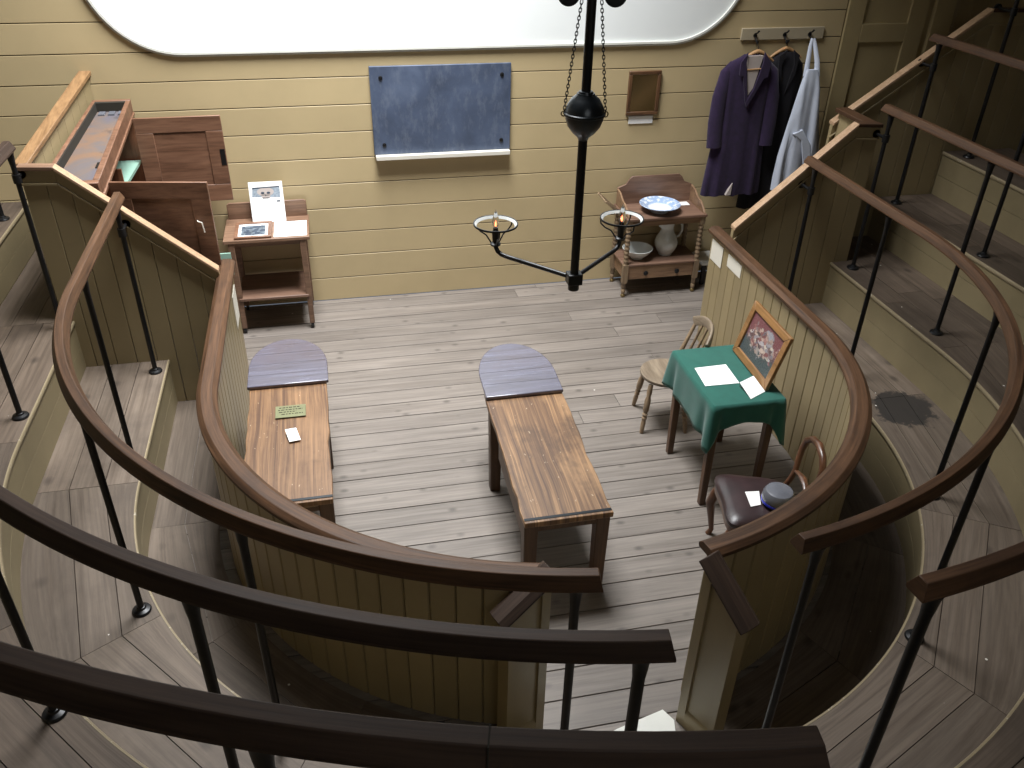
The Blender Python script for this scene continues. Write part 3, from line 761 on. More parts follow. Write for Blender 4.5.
def coat(name, label, x, mat, zt, zh, wsh, lining, yc, sleeves=(-1, 1), k=1.0):
    t = thing(name, label, 'coat', (x, yc, zh))
    h = zt-zh
    pr = [(zh, .30*k, .055, .012), (zh+.12, .292*k, .06, .013), (zh+.3*h, .268*k, .062, .010), (zh+.5*h, .235*k, .06, .007), (zh+.62*h, .225*k, .058, .005), (zh+.76*h, .235*k, .06, .003), (zh+.87*h, .24*k, .058, .002), (zh+.925*h, .225*k, .052, 0), (zh+.96*h, .17*k, .045, 0), (zh+.985*h, .10*k, .036, 0), (zt, .072, .03, 0)]
    b = garment(pr, x, yc, seed=int(x*100)).build('body', mat, t, angle=60)
    for s in sleeves:
        xs = x+s*.215*k; MB().tube([(xs-s*.06, yc+.012, zt-.075), (xs, yc-.005, zt-.15), (xs+s*.035, yc-.012, zt-.36), (xs+s*.045, yc-.022, zt-.58), (xs+s*.035, yc-.036, zt-.80)], [.035, .062, .074, .075, .074], 18, flat=.62, fax=(0, 1, 0)).build('sleeve', mat, t, angle=60)
    if lining:
        yf = yc-.064
        m = MB(); m.prism([(x-.07, zt+.0), (x-.012, zt-.34), (x+.03, zt-.27), (x+.08, zt+.0)], lambda a, b, q: (a, q-.004*0+.28*0, b), yf-.002, yf+.02); m.build('lining', 'lining', t)
        m = MB(); m.tube([(x-.068, yf-.004, zt-.115), (x+.075, yf-.004, zt-.108)], .006, 6); m.build('hanging_bar', 'hanger', t)
        for s, pts in ((-1, [(x-.072, zt+.035), (x-.13, zt-.05), (x-.125, zt-.16), (x-.085, zt-.17), (x-.03, zt-.40), (x+.0, zt-.38), (x-.02, zt-.32), (x-.075, zt-.06)]), (1, [(x+.082, zt+.035), (x+.16, zt-.06), (x+.15, zt-.18), (x+.115, zt-.19), (x-.01, zt-.44), (x-.03, zt-.40), (x+.03, zt-.28), (x+.082, zt-.06)])):
            MB().prism(pts, lambda a, b, q: (a, q, b), yf-.016-(.004 if s > 0 else 0), yf-.002).build('lapel', mat, t, bevel=.004)
        # hem slit showing the lining, front edge
        MB().prism([(x-.075, zh+.012), (x-.025, zh+.012), (x-.022, zh+.13)], lambda a, b, q: (a, q, b), yf-.012, yf+.02).build('hem_lining', 'lining', t)
    else:
        for s in (-1, 1):
            MB().prism([(x+s*.03, zt+.03), (x+s*.10, zt-.02), (x+s*.09, zt-.18), (x+s*.015, zt-.36), (x+s*.06, zt-.1)], lambda a, b, q: (a, q, b), yc-.073, yc-.058).build('lapel', mat, t, bevel=.004)
    return t
coat('coat', 'long dark purple coat hanging open-collared, leftmost on the peg rail', 3.745, 'purple', 2.155, .885, .25, True, YW-.165)
coat('coat', 'long black coat hanging between the purple coat and white apron', 4.13, 'black', 2.15, .70, .25, False, YW-.066, sleeves=(), k=.80)
t = thing('apron', 'white linen apron hung by its straps at the right end of the peg rail', 'apron', (4.45, YW-.1, .93))
pr = [(.92, .235, .03, .016), (1.05, .232, .034, .018), (1.25, .215, .036, .018), (1.5, .165, .038, .014), (1.7, .125, .036, .012), (1.85, .10, .034, .008), (1.96, .075, .028, .004), (2.02, .05, .018, .002)]
garment(pr, 4.335, YW-.205, seed=5, lean=.04).build('body', 'linen', t, angle=60)
MB().prism([(4.24, 1.46), (4.33, 1.50), (4.44, 1.36), (4.51, 1.10), (4.41, 1.16), (4.34, 1.40)], lambda a, b, q: (a, q, b), YW-.262, YW-.235).build('fold', 'linen', t, bevel=.008)
for s in (-1, 1):
    MB().tube([(4.35+s*.006, YW-.097, 2.262), (4.35+s*.025, YW-.12, 2.19), (4.345+s*.045, YW-.17, 2.08), (4.34+s*.055, YW-.205, 1.96)], [.016, .02, .024, .028], 10, flat=.5, fax=(0, 1, 0)).build('strap', 'linen', t)
# something pale standing low against the wall beyond the right partition
t = thing('low_stool', 'low dark stool with white top against the wall beyond the washstand', 'stool', (3.66, 7.22, 0))
MB().box(3.50, 3.80, 7.08, 7.36, .215, .245).build('seat', 'whitewood', t, bevel=.005)
for x, y in ((3.54, 7.12), (3.76, 7.12), (3.54, 7.32), (3.76, 7.32)): MB().bar((x, y, .002), (x, y, .215), .035, .035).build('leg', 'iron', t)

# ------------------------------------------------------------------ hanging gas lamp
PX, PY = 1.152, 3.712
t = thing('gas_lamp', 'black iron hanging gas lamp with two lit ring burners', 'lamp', (PX, PY, 1.80))
MB().lathe([(.021, 1.86), (.021, ZC-.002), (.09, ZC-.001)], (PX, PY, 0), 18).build('pole', 'iron', t)
MB().lathe([(.026, 1.795), (.028, 1.80), (.028, 1.835), (.02, 1.84)], (PX, PY, 0), 16).box(PX-.037, PX+.037, PY-.034, PY+.034, 1.832, 1.890, None).build('hub', 'iron', t, bevel=.006)
bz = 2.668
MB().lathe([(.021, bz-.115), (.028, bz-.10), (.050, bz-.082), (.074, bz-.052), (.086, bz-.018), (.089, bz-.004), (.095, bz), (.095, bz+.009), (.088, bz+.012), (.082, bz+.040), (.064, bz+.070), (.042, bz+.088), (.040, bz+.095), (.034, bz+.095), (.032, bz+.103), (.021, bz+.105)], (PX, PY, 0), 32).build('counterweight_ball', 'ironball', t)
# arms lie at +-45 degrees behind the pole; pulleys and chains run across the view
for s, nm in ((-1, 'l'), (1, 'r')):
    ex, ey = PX+s*.335, PY+(.335 if s < 0 else .30)
    def P(f, z): return (PX+(ex-PX)*f, PY+(ey-PY)*f, z)
    a = MB().tube([P(.05, 1.862), P(.5, 1.868), P(.84, 1.872), P(.92, 1.876), P(.97, 1.888), P(.995, 1.908), P(1, 1.93), P(1, 1.95)], [.012]*8, 12).build('arm', 'iron', t)
    b = MB().lathe([(.011, 1.915), (.026, 1.92), (.028, 1.93), (.016, 1.935), (.018, 1.965), (.020, 1.995), (.014, 2.0), (.012, 2.017)], (ex, ey, 0), 16)
    bu = b.build('burner', 'iron', a)
    zr = 2.036; rr = .112
    g = MB().lathe([(rr-.006, zr-.004), (rr+.003, zr-.004), (rr+.0045, zr), (rr+.003, zr+.006), (rr-.002, zr+.006), (rr-.006, zr-.004)], (ex, ey, 0), 44); g.f = g.f[:-2]
    g.build('gallery_ring', 'iron', a)
    g = MB().lathe([(rr-.014, zr-.0085), (rr-.0045, zr+.004), (rr-.0035, zr+.004), (rr-.013, zr-.0095), (rr-.014, zr-.0085)], (ex, ey, 0), 44); g.f = g.f[:-2]
    g.build('ring_rim', 'china', a)
    for k in range(3):
        an = 2*pi*k/3+.5+(.3 if s > 0 else 0); c, q = cos(an), sin(an)
        MB().tube([(ex+c*(rr+.001), ey+q*(rr+.001), zr), (ex+c*(rr-.004), ey+q*(rr-.004), zr-.03), (ex+c*.085, ey+q*.085, zr-.052), (ex+c*.052, ey+q*.052, zr-.068), (ex+c*.036, ey+q*.036, zr-.09), (ex+c*.022, ey+q*.022, zr-.110)], .004, 8).build('wire_support', 'iron', a)
    MB().lathe([(.009, 2.017), (.016, 2.027), (.019, 2.045), (.016, 2.068), (.008, 2.095), (.002, 2.112)], (ex, ey, 0), 16).build('bulb', 'glass', bu)
    MB().lathe([(.003, 2.025), (.0045, 2.033), (.0035, 2.044), (.001, 2.054)], (ex, ey, 0), 10).build('filament', 'filament', bu)
    # side eye, chain and pulley; the chains spread across the view direction
    dx, dy = .975, -.222
    e0 = Vector((PX+s*dx*.094, PY+s*dy*.094, bz+.004)); e1 = Vector((PX+s*dx*.042, PY+s*dy*.042, 3.14))
    ring = [tuple(e0+Vector((cos(a_)*.012, 0, sin(a_)*.012))) for a_ in [2*pi*k/12 for k in range(12)]]
    MB().tube(ring, .0035, 6, closed=True).build('eye_ring', 'brass', t)
    n = 30; ch = MB()
    for i in range(n):
        p = e0+(e1-e0)*((i+.6)/n); l = (e1-e0).length/n*.72; dn = (e1-e0).normalized(); sd = Vector((dx, dy, 0)) if i % 2 else Vector((-dy, dx, 0))
        sd = (sd-dn*sd.dot(dn)).normalized()
        ch.tube([tuple(p+dn*cos(a_)*l+sd*sin(a_)*.0058) for a_ in [2*pi*k/8 for k in range(8)]], .0022, 5, closed=True)
    ch.build('chain', 'iron', t)
    pc = Vector((PX+s*dx*.098, PY+s*dy*.098, 3.165)); Mr = Matrix.Rotation(atan2(dy, dx), 4, 'Z') @ Matrix.Rotation(pi/2, 4, 'X')
    MB().lathe([(.015, -.014), (.048, -.013), (.048, -.006), (.042, -.003), (.042, .003), (.048, .006), (.048, .013), (.015, .014)], pc, 28, M=Mr).build('pulley', 'iron', t)
    MB().bar(tuple(pc), (PX, PY, 3.19), .016, .016).build('pulley_bracket', 'iron', t)

# ------------------------------------------------------------------ operating tables
def op_table(label, zh, zf, yh, yf, xl, xr, legs, skew=0, group=None, leg_fx=.03):
    """head end at yh (far), foot at yf (near); board surface slopes gently from zh to zf"""
    cxm = (xl+xr)/2; t = thing('operating_table', label, 'table', (cxm, (yh+yf)/2, 0), 'wooden operating tables')
    zz = lambda y: zf+(zh-zf)*(y-yf)/(yh-yf)
    xs = lambda x, y: x+skew*(y-yf)
    top = 'tabletop' if legs else 'tabletop2'
    m = MB(); nb = 1; rr = random.Random(int(xl*100)); 
    we = [xl+(xr-xl)*k/nb for k in range(nb+1)]
    for k in range(nb):
        a, b = we[k]+(.0006 if k else 0), we[k+1]-.0006
        # edge of the outer boards slightly wavy and worn
        ys = [yf+(yh-yf)*i/12 for i in range(13)]; L_, R_ = [], []
        for y in ys:
            L_.append(xs(a, y)+(rr.uniform(-.005, .005) if k == 0 else 0)); R_.append(xs(b, y)+(rr.uniform(-.006, .004) if k == nb-1 else 0))
        if k == nb-1: R_[4] -= .006; R_[5] -= .012
        rings = [[V3(l, y, zz(y)-.034), V3(r_, y, zz(y)-.034), V3(r_, y, zz(y)), V3(l, y, zz(y))] for l, r_, y in zip(L_, R_, ys)]
        m.loft(rings)
    m.build('top', top, t, bevel=.004)
    y0 = yf
    MB().hexa([V3(xs(xl+.004, yf), yf+.018, zf+.0008), V3(xs(xr-.004, yf), yf+.018, zf+.0008), V3(xs(xr-.004, yf), yf+.036, zf+.0022), V3(xs(xl+.004, yf), yf+.036, zf+.0022)]+
              [V3(xs(xl+.004, yf), yf+.018, zf+.004), V3(xs(xr-.004, yf), yf+.018, zf+.004), V3(xs(xr-.004, yf), yf+.036, zf+.005), V3(xs(xl+.004, yf), yf+.036, zf+.005)]).build('metal_strip', 'ironball', t)
    # side and end rails
    for x in (xl+.020, xr-.022):
        ya, yb = yf+.03, yf+(yh-yf)*.62
        p = [V3(xs(x, ya)-.012, ya, zz(ya)-.17), V3(xs(x, ya)+.012, ya, zz(ya)-.17), V3(xs(x, yb)+.012, yb, zz(yb)-.17), V3(xs(x, yb)-.012, yb, zz(yb)-.17)]
        MB().hexa(p+[V3(v.x, v.y, zz(v.y)-.035) for v in p]).build('side_rail', 'tableleg', t)
    m = MB(); ya = yf+.035
    m.box(xs(xl+.06, ya), xs(xr-.06, ya), ya, ya+.025, zz(ya)-.10, zz(ya)-.035); m.box(xs(xl+.08, yh), xs(xr-.08, yh), yh-.09, yh-.065, zz(yh)-.14, zz(yh)-.035)
    m.build('end_rail', 'tableleg', t)
    MB().box(xs(xl+.10, ya), xs(xr-.09, ya), yf+.028, yf+.0345, zf-.062, zf-.048).build('end_slot', 'turned', t)
    MB().box(xs(xl+.06, ya), xs(xr-.06, ya), yf+.36, yf+.385, zf-.24, zf-.036).build('inner_board', 'tabletop2', t)
    for x, y in ((xl+.045, yf+.06), (xr-.045, yf+.06), (xl+.05, yh-.13), (xr-.05, yh-.13)):
        MB().bar((xs(x, y), y, 0), (xs(x, y), y, zz(y)-.034), .068, .068, up=(0, 1, 0), w2=.08, h2=.08).build('leg', 'tableleg', t, bevel=.006)
    # rounded head board lying on the far end
    w = (xr-xl)/2+(.004 if legs else .014); c = xs(cxm, yh)
    yb = yh-.10; r_len = .58
    poly = [(c-w, yb), (c+w, yb), (c+w, yb+.22)]+[(c+w*cos(a), yb+.22+(r_len-.22)*sin(a)) for a in [pi*k/24 for k in range(1, 24)]]+[(c-w, yb+.22)]
    MB().prism(poly, lambda a, b, q: (a, b, zz(b)*0+zh+.003+q+(zh-zf)/(yh-yf)*(b-yh)), .0, .024).build('head_board', 'headboard', t, bevel=.005)
    m = MB()
    for k in range(1, 4):
        y = yb+.0+k*.13; hw = w if y < yb+.22 else w*sqrt(max(0, 1-((y-yb-.22)/(r_len-.22))**2))
        zq = zh+.0272+(zh-zf)/(yh-yf)*(y-yh)
        m.box(c-hw+.01, c+hw-.01, y-.0009, y+.0009, zq-.002, zq+.0004)
    m.build('board_seams', 'gap', t)
    # cleats that carry the head board
    m = MB()
    for x in (c-w*.6, c+w*.6): m.bar((x, yh-.35, zz(yh-.35)-.05), (x, yh+.28, zz(yh+.28)-.016), .05, .03)
    m.build('cleat', 'tableleg', t)
    return t
op_table('bare wooden operating table with rounded head board, alone in the middle of the floor', .70, .615, 4.52, 3.33, .845, 1.345, True, skew=.0)
op_table('wooden operating table carrying a green plaque, against the left curved partition', .665, .64, 4.96, 3.70, -.635, -.145, False, skew=.0)
t = thing('plaque', 'small greenish brass plaque with engraved lines on the left operating table', 'plaque', (-.375, 4.57, .658))
MB().box(-.468, -.282, 4.505, 4.635, .6615, .668).build('plate', 'plaque', t, bevel=.002)
m = MB()
for k, (a, b) in enumerate(((-.445, -.32), (-.45, -.30), (-.445, -.34), (-.43, -.30))):
    x = a
    while x < b: w = R.uniform(.008, .022); m.box(x, min(b, x+w), 4.607-.024*k, 4.615-.024*k, .668, .6685); x += w+.006
m.build('engraving', 'gap', t)
t = tag(MB().add([V3(-.405, 4.35, .680), V3(-.34, 4.355, .682), V3(-.315, 4.255, .662), V3(-.38, 4.245, .661), V3(-.405, 4.35, .684), V3(-.34, 4.355, .686), V3(-.315, 4.255, .666), V3(-.38, 4.245, .665)],
    [(3, 2, 1, 0), (4, 5, 6, 7), (0, 1, 5, 4), (1, 2, 6, 5), (2, 3, 7, 6), (3, 0, 4, 7)]).build('card', 'paper'), 'small white card propped on the left operating table near its plaque', 'card')

# ------------------------------------------------------------------ desk on the left of the back wall
t = thing('side_table', 'small brown side table with splashback and lower shelf against the back wall', 'table', (-.55, 7.1, 0))
ZD = .875
MB().box(-.905, -.205, 6.86, 7.37, ZD-.03, ZD).build('top', 'deskwood', t, bevel=.005)
m = MB(); m.prism([(-.885, ZD), (-.215, ZD), (-.215, ZD+.13), (-.235, ZD+.145), (-.865, ZD+.145), (-.885, ZD+.13)], lambda a, b, q: (a, q, b), 7.345, 7.37); m.build('splashback', 'deskwood', t, bevel=.004)
m = MB()
m.box(-.87, -.24, 6.885, 6.905, ZD-.07, ZD-.03).box(-.87, -.24, 7.325, 7.345, ZD-.07, ZD-.03).box(-.87, -.85, 6.9, 7.33, ZD-.07, ZD-.03).box(-.26, -.24, 6.9, 7.33, ZD-.07, ZD-.03)
m.build('apron', 'deskwood', t)
MB().box(-.85, -.265, 6.86, 7.36, .315, .34).build('shelf', 'washtop', t, bevel=.004)
for x in (-.845, -.265):
    for y in (6.895, 7.335):
        lg = MB().bar((x, y, .05), (x, y, ZD-.03), .042, .05, up=(0, 1, 0), w2=.05, h2=.055).build('leg', 'deskwood', t, bevel=.004)
        MB().lathe([(.012, .028), (.012, .052)], (x, y, 0), 10).tube([(x-.012, y, .026), (x+.012, y, .026)], .026, 14).build('castor', 'rubber', lg)
# things lying on it
t = thing('skull_print', 'white card printed with a skull, propped upright at the back of the small side table', 'print', (-.53, 7.25, ZD))
def SK(a, b, q): return (a, 7.235+(b-ZD)*.22-q, b)
MB().prism([(-.675, ZD+.002), (-.395, ZD+.002), (-.395, ZD+.335), (-.675, ZD+.335)], SK, 0, .006).build('card', 'paper', t)
def ell(cx_, cz_, rx, rz, n=20): return [(cx_+rx*cos(2*pi*k/n), cz_+rz*sin(2*pi*k/n)) for k in range(n)]
z0 = ZD+.20
m = MB(); m.prism([(-.655, z0+.015), (-.42, z0+.005), (-.42, z0+.095), (-.645, z0+.085)], SK, .006, .0066); m.build('print_ground', 'midink', t)
m = MB(); m.prism(ell(-.54, z0+.055, .070, .036), SK, .0066, .0072); m.prism([(-.572, z0+.002), (-.508, z0+.002), (-.50, z0+.035), (-.58, z0+.035)], SK, .0066, .0072); m.build('print_skull', 'lining', t)
m = MB(); m.prism(ell(-.564, z0+.046, .015, .009), SK, .0072, .0078); m.prism(ell(-.516, z0+.046, .015, .009), SK, .0072, .0078); m.prism([(-.545, z0+.022), (-.535, z0+.022), (-.54, z0+.035)], SK, .0072, .0078)
m.prism([(-.65, z0+.082), (-.42, z0+.09), (-.42, z0+.098), (-.645, z0+.092)], SK, .0068, .0076); 
for k in range(5): m.box(-.565+.011*k, -.559+.011*k, 7.235+(z0+.005-ZD)*.22-.0079, 7.235+(z0+.005-ZD)*.22-.0066, z0-.002, z0+.010)
m.prism([(-.455, z0-.032), (-.425, z0-.032), (-.425, z0-.02), (-.455, z0-.02)], SK, .006, .0068); m.build('print_marks', 'ink', t)
t = thing('framed_engraving', 'small framed engraving lying on the side table below the skull card', 'picture', (-.66, 7.05, ZD))
x0, x1, y0, y1, w = -.815, -.515, 6.875, 7.215, .03
m = MB(); 
for a, b, c, d_ in ((x0, x1, y0, y0+w), (x0, x1, y1-w, y1), (x0, x0+w, y0+w, y1-w), (x1-w, x1, y0+w, y1-w)): m.box(a, b, c, d_, ZD+.001, ZD+.02)
m.build('frame', 'mahogx', t, bevel=.004); MB().box(x0+w, x1-w, y0+w, y1-w, ZD+.002, ZD+.009).build('sheet', 'paper', t)
MB().box(x0+w+.022, x1-w-.022, y0+w+.035, y1-w-.035, ZD+.009, ZD+.0093).build('engraved_ground', 'picink', t)
m = MB(); rr = random.Random(3)
for k in range(34):
    x, y = rr.uniform(x0+w+.03, x1-w-.03), rr.uniform(y0+w+.05, y1-w-.05); m.prism(ell(x, y, rr.uniform(.008, .03), rr.uniform(.006, .02), 9), lambda a, b, q: (a, b, ZD+.0094+q), .0, .0006+.00002*k)
m.build('figures', 'ink', t)
tag(MB().box(-.495, -.225, 6.885, 7.215, ZD+.0005, ZD+.004).build('paper_sheet', 'paper'), 'large blank white sheet on the right half of the small side table', 'paper')

# ------------------------------------------------------------------ washstand
t = thing('washstand', 'wooden washstand with turned legs, gallery and one drawer against the back wall', 'washstand', (3.02, 7.16, 0))
ZW = .80; WX0, WX1, WY0, WY1 = 2.635, 3.42, 6.955, 7.37
MB().box(WX0, WX1, WY0, WY1, ZW-.025, ZW).build('top', 'washtop', t, bevel=.005)
MB().prism([(WX0+.02, ZW), (WX1-.02, ZW), (WX1-.02, ZW+.16), (WX1-.10, ZW+.19), (WX1-.13, ZW+.24), (WX1-.16, ZW+.265), (WX0+.16, ZW+.265), (WX0+.13, ZW+.24), (WX0+.10, ZW+.19), (WX0+.02, ZW+.16)], lambda a, b, q: (a, q, b), WY1-.022, WY1-.002).build('splashback', 'washtop', t, bevel=.003)
for x in (WX0+.012, WX1-.030):
    MB().prism([(WY1-.022, ZW), (WY1-.022, ZW+.155), (WY1-.10, ZW+.145), (WY1-.19, ZW+.10), (WY1-.27, ZW+.085), (WY1-.34, ZW+.05), (WY0+.03, ZW+.015), (WY0+.02, ZW)], lambda a, b, q: (q, a, b), x, x+.018).build('side_gallery', 'washwood', t, bevel=.003)
m = MB(); m.box(WX0+.05, WX1-.05, WY0+.028, WY0+.045, ZW-.085, ZW-.025).box(WX0+.05, WX1-.05, WY1-.05, WY1-.033, ZW-.085, ZW-.025)
m.box(WX0+.03, WX0+.045, WY0+.05, WY1-.05, ZW-.085, ZW-.025).box(WX1-.045, WX1-.03, WY0+.05, WY1-.05, ZW-.085, ZW-.025); m.build('apron', 'washwood', t)
MB().box(WX0+.012, WX1-.012, WY0+.015, WY1-.015, .315, .335).build('shelf', 'washtop', t, bevel=.004)
m = MB(); m.box(WX0+.04, WX0+.058, WY0+.04, WY1-.04, .17, .315).box(WX1-.058, WX1-.04, WY0+.04, WY1-.04, .17, .315).box(WX0+.058, WX1-.058, WY1-.06, WY1-.045, .17, .315).box(WX0+.058, WX1-.058, WY0+.05, WY1-.06, .17, .18); m.build('drawer_case', 'washwood', t)
d = MB().box(WX0+.062, WX1-.062, WY0+.026, WY0+.048, .178, .312).build('drawer', 'washwood', t, bevel=.004)
for x in (WX0+.235, WX1-.235): MB().lathe([(.010, 0), (.010, .012), (.022, .018), (.024, .028), (.014, .036), (.003, .038)], (x, WY0+.026, .245), 14, M=Matrix.Rotation(pi/2, 4, 'X')).build('knob', 'iron', d)
for x in (WX0+.035, WX1-.035):
    for y in (WY0+.035, WY1-.035):
        pr = [(.014, .03), (.020, .05), (.022, .075), (.017, .085), (.024, .10), (.020, .125), (.027, .15)]
        lg = MB().lathe(pr, (x, y, 0), 14).box(x-.025, x+.025, y-.025, y+.025, .15, .335)
        pr = [(.024, .335)]
        for k in range(9): pr += [(.019, .36+.042*k-.010), (.019, .36+.042*k-.006), (.026, .36+.042*k+.006), (.026, .36+.042*k+.018)]
        pr += [(.02, .735), (.024, .745)]
        lg.lathe(pr, (x, y, 0), 14).box(x-.024, x+.024, y-.024, y+.024, .70, ZW-.025)
        lo = lg.build('leg', 'turned', t)
        MB().lathe([(.018, .0), (.022, .008), (.022, .02), (.014, .03)], (x, y, 0), 12).build('castor', 'brass', lo)
m = MB(); xl = WX0-.19
for y in (WY0+.13, WY1-.09): m.bar((WX0+.02, y, ZW-.04), (xl, y, ZW+.145), .016, .020)
m.tube([(xl+.006, WY0+.10, ZW+.138), (xl+.006, WY1-.06, ZW+.138)], .008, 10); m.build('towel_rail', 'turned', t)
bx, by = 3.0, 7.12
t = tag(MB().lathe([(.075, .002), (.085, .0), (.088, .008), (.125, .035), (.165, .062), (.190, .070), (.192, .074), (.188, .077), (.162, .068), (.122, .042), (.084, .016), (.02, .013)], (bx, by, ZW), 44).build('wash_basin', 'delft', loc=(bx, by, ZW)), 'shallow white basin with blue pattern on top of the washstand', 'basin')
tag(MB().box(3.205, 3.345, 7.215, 7.30, ZW+.0005, ZW+.005, Matrix.Translation((0, 0, 0))).build('card', 'paper'), 'narrow white card beside the blue-patterned basin on the washstand', 'card')
t = thing('water_jug', 'tall white china jug on the lower shelf of the washstand', 'jug', (3.13, 7.17, .335))
c = (3.13, 7.17, .335)
g = MB(); rings = []
for r, z in [(.058, 0), (.066, .004), (.064, .012), (.09, .05), (.108, .095), (.110, .135), (.098, .175), (.075, .215), (.060, .25), (.056, .28), (.062, .31), (.072, .335)]:
    rg = []
    for k in range(28):
        a = 2*pi*k/28; f = max(0, (z-.26)/.075); sp = max(0, -cos(a))**6*.045*f; rg.append(V3(c[0]+(r+sp)*cos(a), c[1]+r*sin(a), c[2]+z+max(0, -cos(a))**4*.018*f))
    rings.append(rg)
g.loft(rings, cap=False); g.f.append(list(reversed(range(28))))
b = [V3(p.x+(c[0]-p.x)*.08, p.y+(c[1]-p.y)*.08, p.z-.001) for p in rings[-1]]; b2 = [V3(c[0]+(p.x-c[0])*.75, c[1]+(p.y-c[1])*.75, p.z-.07) for p in rings[-1]]
g.loft([rings[-1], b, b2], cap=False); o = len(g.v)-28; g.f.append(list(range(o, o+28)))
g.build('body', 'china', t)
MB().tube([(c[0]+.066, c[1], c[2]+.315), (c[0]+.11, c[1], c[2]+.325), (c[0]+.145, c[1], c[2]+.29), (c[0]+.15, c[1], c[2]+.235), (c[0]+.125, c[1], c[2]+.18), (c[0]+.094, c[1], c[2]+.165)], [.010, .010, .011, .011, .010, .009], 10).build('handle', 'china', t)
bx, by, bz_ = 2.83, 7.13, .335
MB_ = MB().lathe([(.05, .0), (.062, .0), (.066, .012), (.10, .04), (.128, .075), (.142, .098), (.146, .102), (.142, .105), (.122, .078), (.09, .04), (.05, .016), (.01, .014)], (bx, by, bz_), 40)
tag(MB_.build('bowl', 'china', loc=(bx, by, bz_)), 'plain white china bowl on the washstand shelf left of the jug', 'bowl')

# ------------------------------------------------------------------ green-clothed table and what stands on it
t = thing('side_table', 'small wooden table hidden under the green cloth, by the right partition', 'table', (2.44, 4.36, 0))
GX0, GX1, GY0, GY1, GZ = 2.215, 2.70, 4.02, 4.72, .742
MB().box(GX0+.008, GX1-.008, GY0+.008, GY1-.008, GZ-.03, GZ-.003).build('top', 'tableleg', t)
m = MB(); m.box(GX0+.05, GX1-.05, GY0+.04, GY0+.06, GZ-.11, GZ-.03).box(GX0+.05, GX1-.05, GY1-.06, GY1-.04, GZ-.11, GZ-.03).box(GX0+.04, GX0+.06, GY0+.05, GY1-.05, GZ-.11, GZ-.03).box(GX1-.06, GX1-.04, GY0+.05, GY1-.05, GZ-.11, GZ-.03); m.build('apron', 'tableleg', t)
for x, y, dx, dy in ((GX0+.045, GY0+.05, -.045, -.10), (GX1-.05, GY0+.05, .0, .0), (GX0+.045, GY1-.06, -.05, -.12), (GX1-.05, GY1-.06, -.03, -.05)):
    MB().bar((x+dx, y+dy, 0), (x, y, GZ-.03), .042, .042, up=(0, 1, 0), w2=.055, h2=.055).build('leg', 'tableleg', t, bevel=.004)
def cloth():
    m = MB(); nper = 160; rc = .02
    per = []
    def edge(a, b, k): return [(a[0]+(b[0]-a[0])*i/k, a[1]+(b[1]-a[1])*i/k) for i in range(k)]
    c = [(GX0, GY0), (GX1, GY0), (GX1, GY1), (GX0, GY1)]; k = nper//4
    for i in range(4): per += edge(c[i], c[(i+1) % 4], k)
    cx_, cy_ = (GX0+GX1)/2, (GY0+GY1)/2
    drop0 = [.135, .18, .15, .265]; cd = [.335, .36, .24, .27]     # per side, per corner
    rings = []; top = [V3(x+(cx_-x)*.02, y+(cy_-y)*.02, GZ+.0045) for x, y in per]
    rings.append(top)
    rows = 9
    for r in range(rows+1):
        f = r/rows; rg = []
        for i, (x, y) in enumerate(per):
            sd = i//k; u = (i % k)/k
            dc0 = u; dc1 = 1-u                              # nearness to corners
            w0 = math.exp(-(dc0/.12)**1.2); w1 = math.exp(-(dc1/.12)**1.2)
            dr = drop0[sd]+(cd[sd]-drop0[sd])*w0+(cd[(sd+1) % 4]-drop0[sd])*w1
            nx, ny = ((0, -1), (1, 0), (0, 1), (-1, 0))[sd]
            if w0 > w1: cxn, cyn = ((-1, -1), (1, -1), (1, 1), (-1, 1))[sd]; w = w0
            else: cxn, cyn = ((-1, -1), (1, -1), (1, 1), (-1, 1))[(sd+1) % 4]; w = w1
            wav = .0025*sin(u*11+sd*2)+.0015*sin(u*23+sd)
            out = .008+(.014+wav*1.6)*f+.0
            pin = -.030*math.exp(-((min(dc0, dc1)-.14)/.05)**2)*f     # hollow beside each corner fold
            ox = nx*(out+pin)+cxn*w*.022*f; oy = ny*(out+pin)+cyn*w*.022*f
            z = GZ+.002-dr*f if r else GZ+.003
            rg.append(V3(x+ox*(1 if r else .3), y+oy*(1 if r else .3), z))
        rings.append(rg)
    m.loft(rings, cap=False); m.f.append(list(range(nper)))
    o = m.build('tablecloth', 'cloth', loc=(cx_, cy_, GZ), angle=70)
    s = o.modifiers.new('thick', 'SOLIDIFY'); s.thickness = .0025; s.offset = 1
    return o
tag(cloth(), 'bright green cloth hanging in corner folds over the small table', 'tablecloth')
def slab4(name, mat, pts, z, h, label, cat):
    n = len(pts); return tag(MB().prism(pts, lambda a, b, q: (a, b, q), z, z+h).build(name, mat), label, cat)
ZT = GZ+.0078
slab4('paper_sheet', 'paper', [(2.25, 4.245), (2.485, 4.24), (2.495, 4.475), (2.268, 4.468)], ZT, .003, 'square white sheet lying flat on the green cloth', 'paper')
m = MB(); m.hexa([V3(2.475, 4.05, ZT), V3(2.605, 4.115, ZT), V3(2.585, 4.255, ZT+.035), V3(2.46, 4.195, ZT+.035), V3(2.475, 4.05, ZT+.003), V3(2.605, 4.115, ZT+.003), V3(2.585, 4.255, ZT+.038), V3(2.46, 4.195, ZT+.038)])
t = thing('display_card', 'small tilted white display card at the foot of the framed picture', 'card', (2.53, 4.15, ZT))
m.build('card', 'paper', t); MB().hexa([V3(2.47, 4.19, ZT), V3(2.59, 4.248, ZT), V3(2.587, 4.256, ZT), V3(2.467, 4.198, ZT), V3(2.463, 4.188, ZT+.033), V3(2.585, 4.247, ZT+.033), V3(2.583, 4.253, ZT+.033), V3(2.461, 4.193, ZT+.033)]).build('card_stand', 'glass', t)
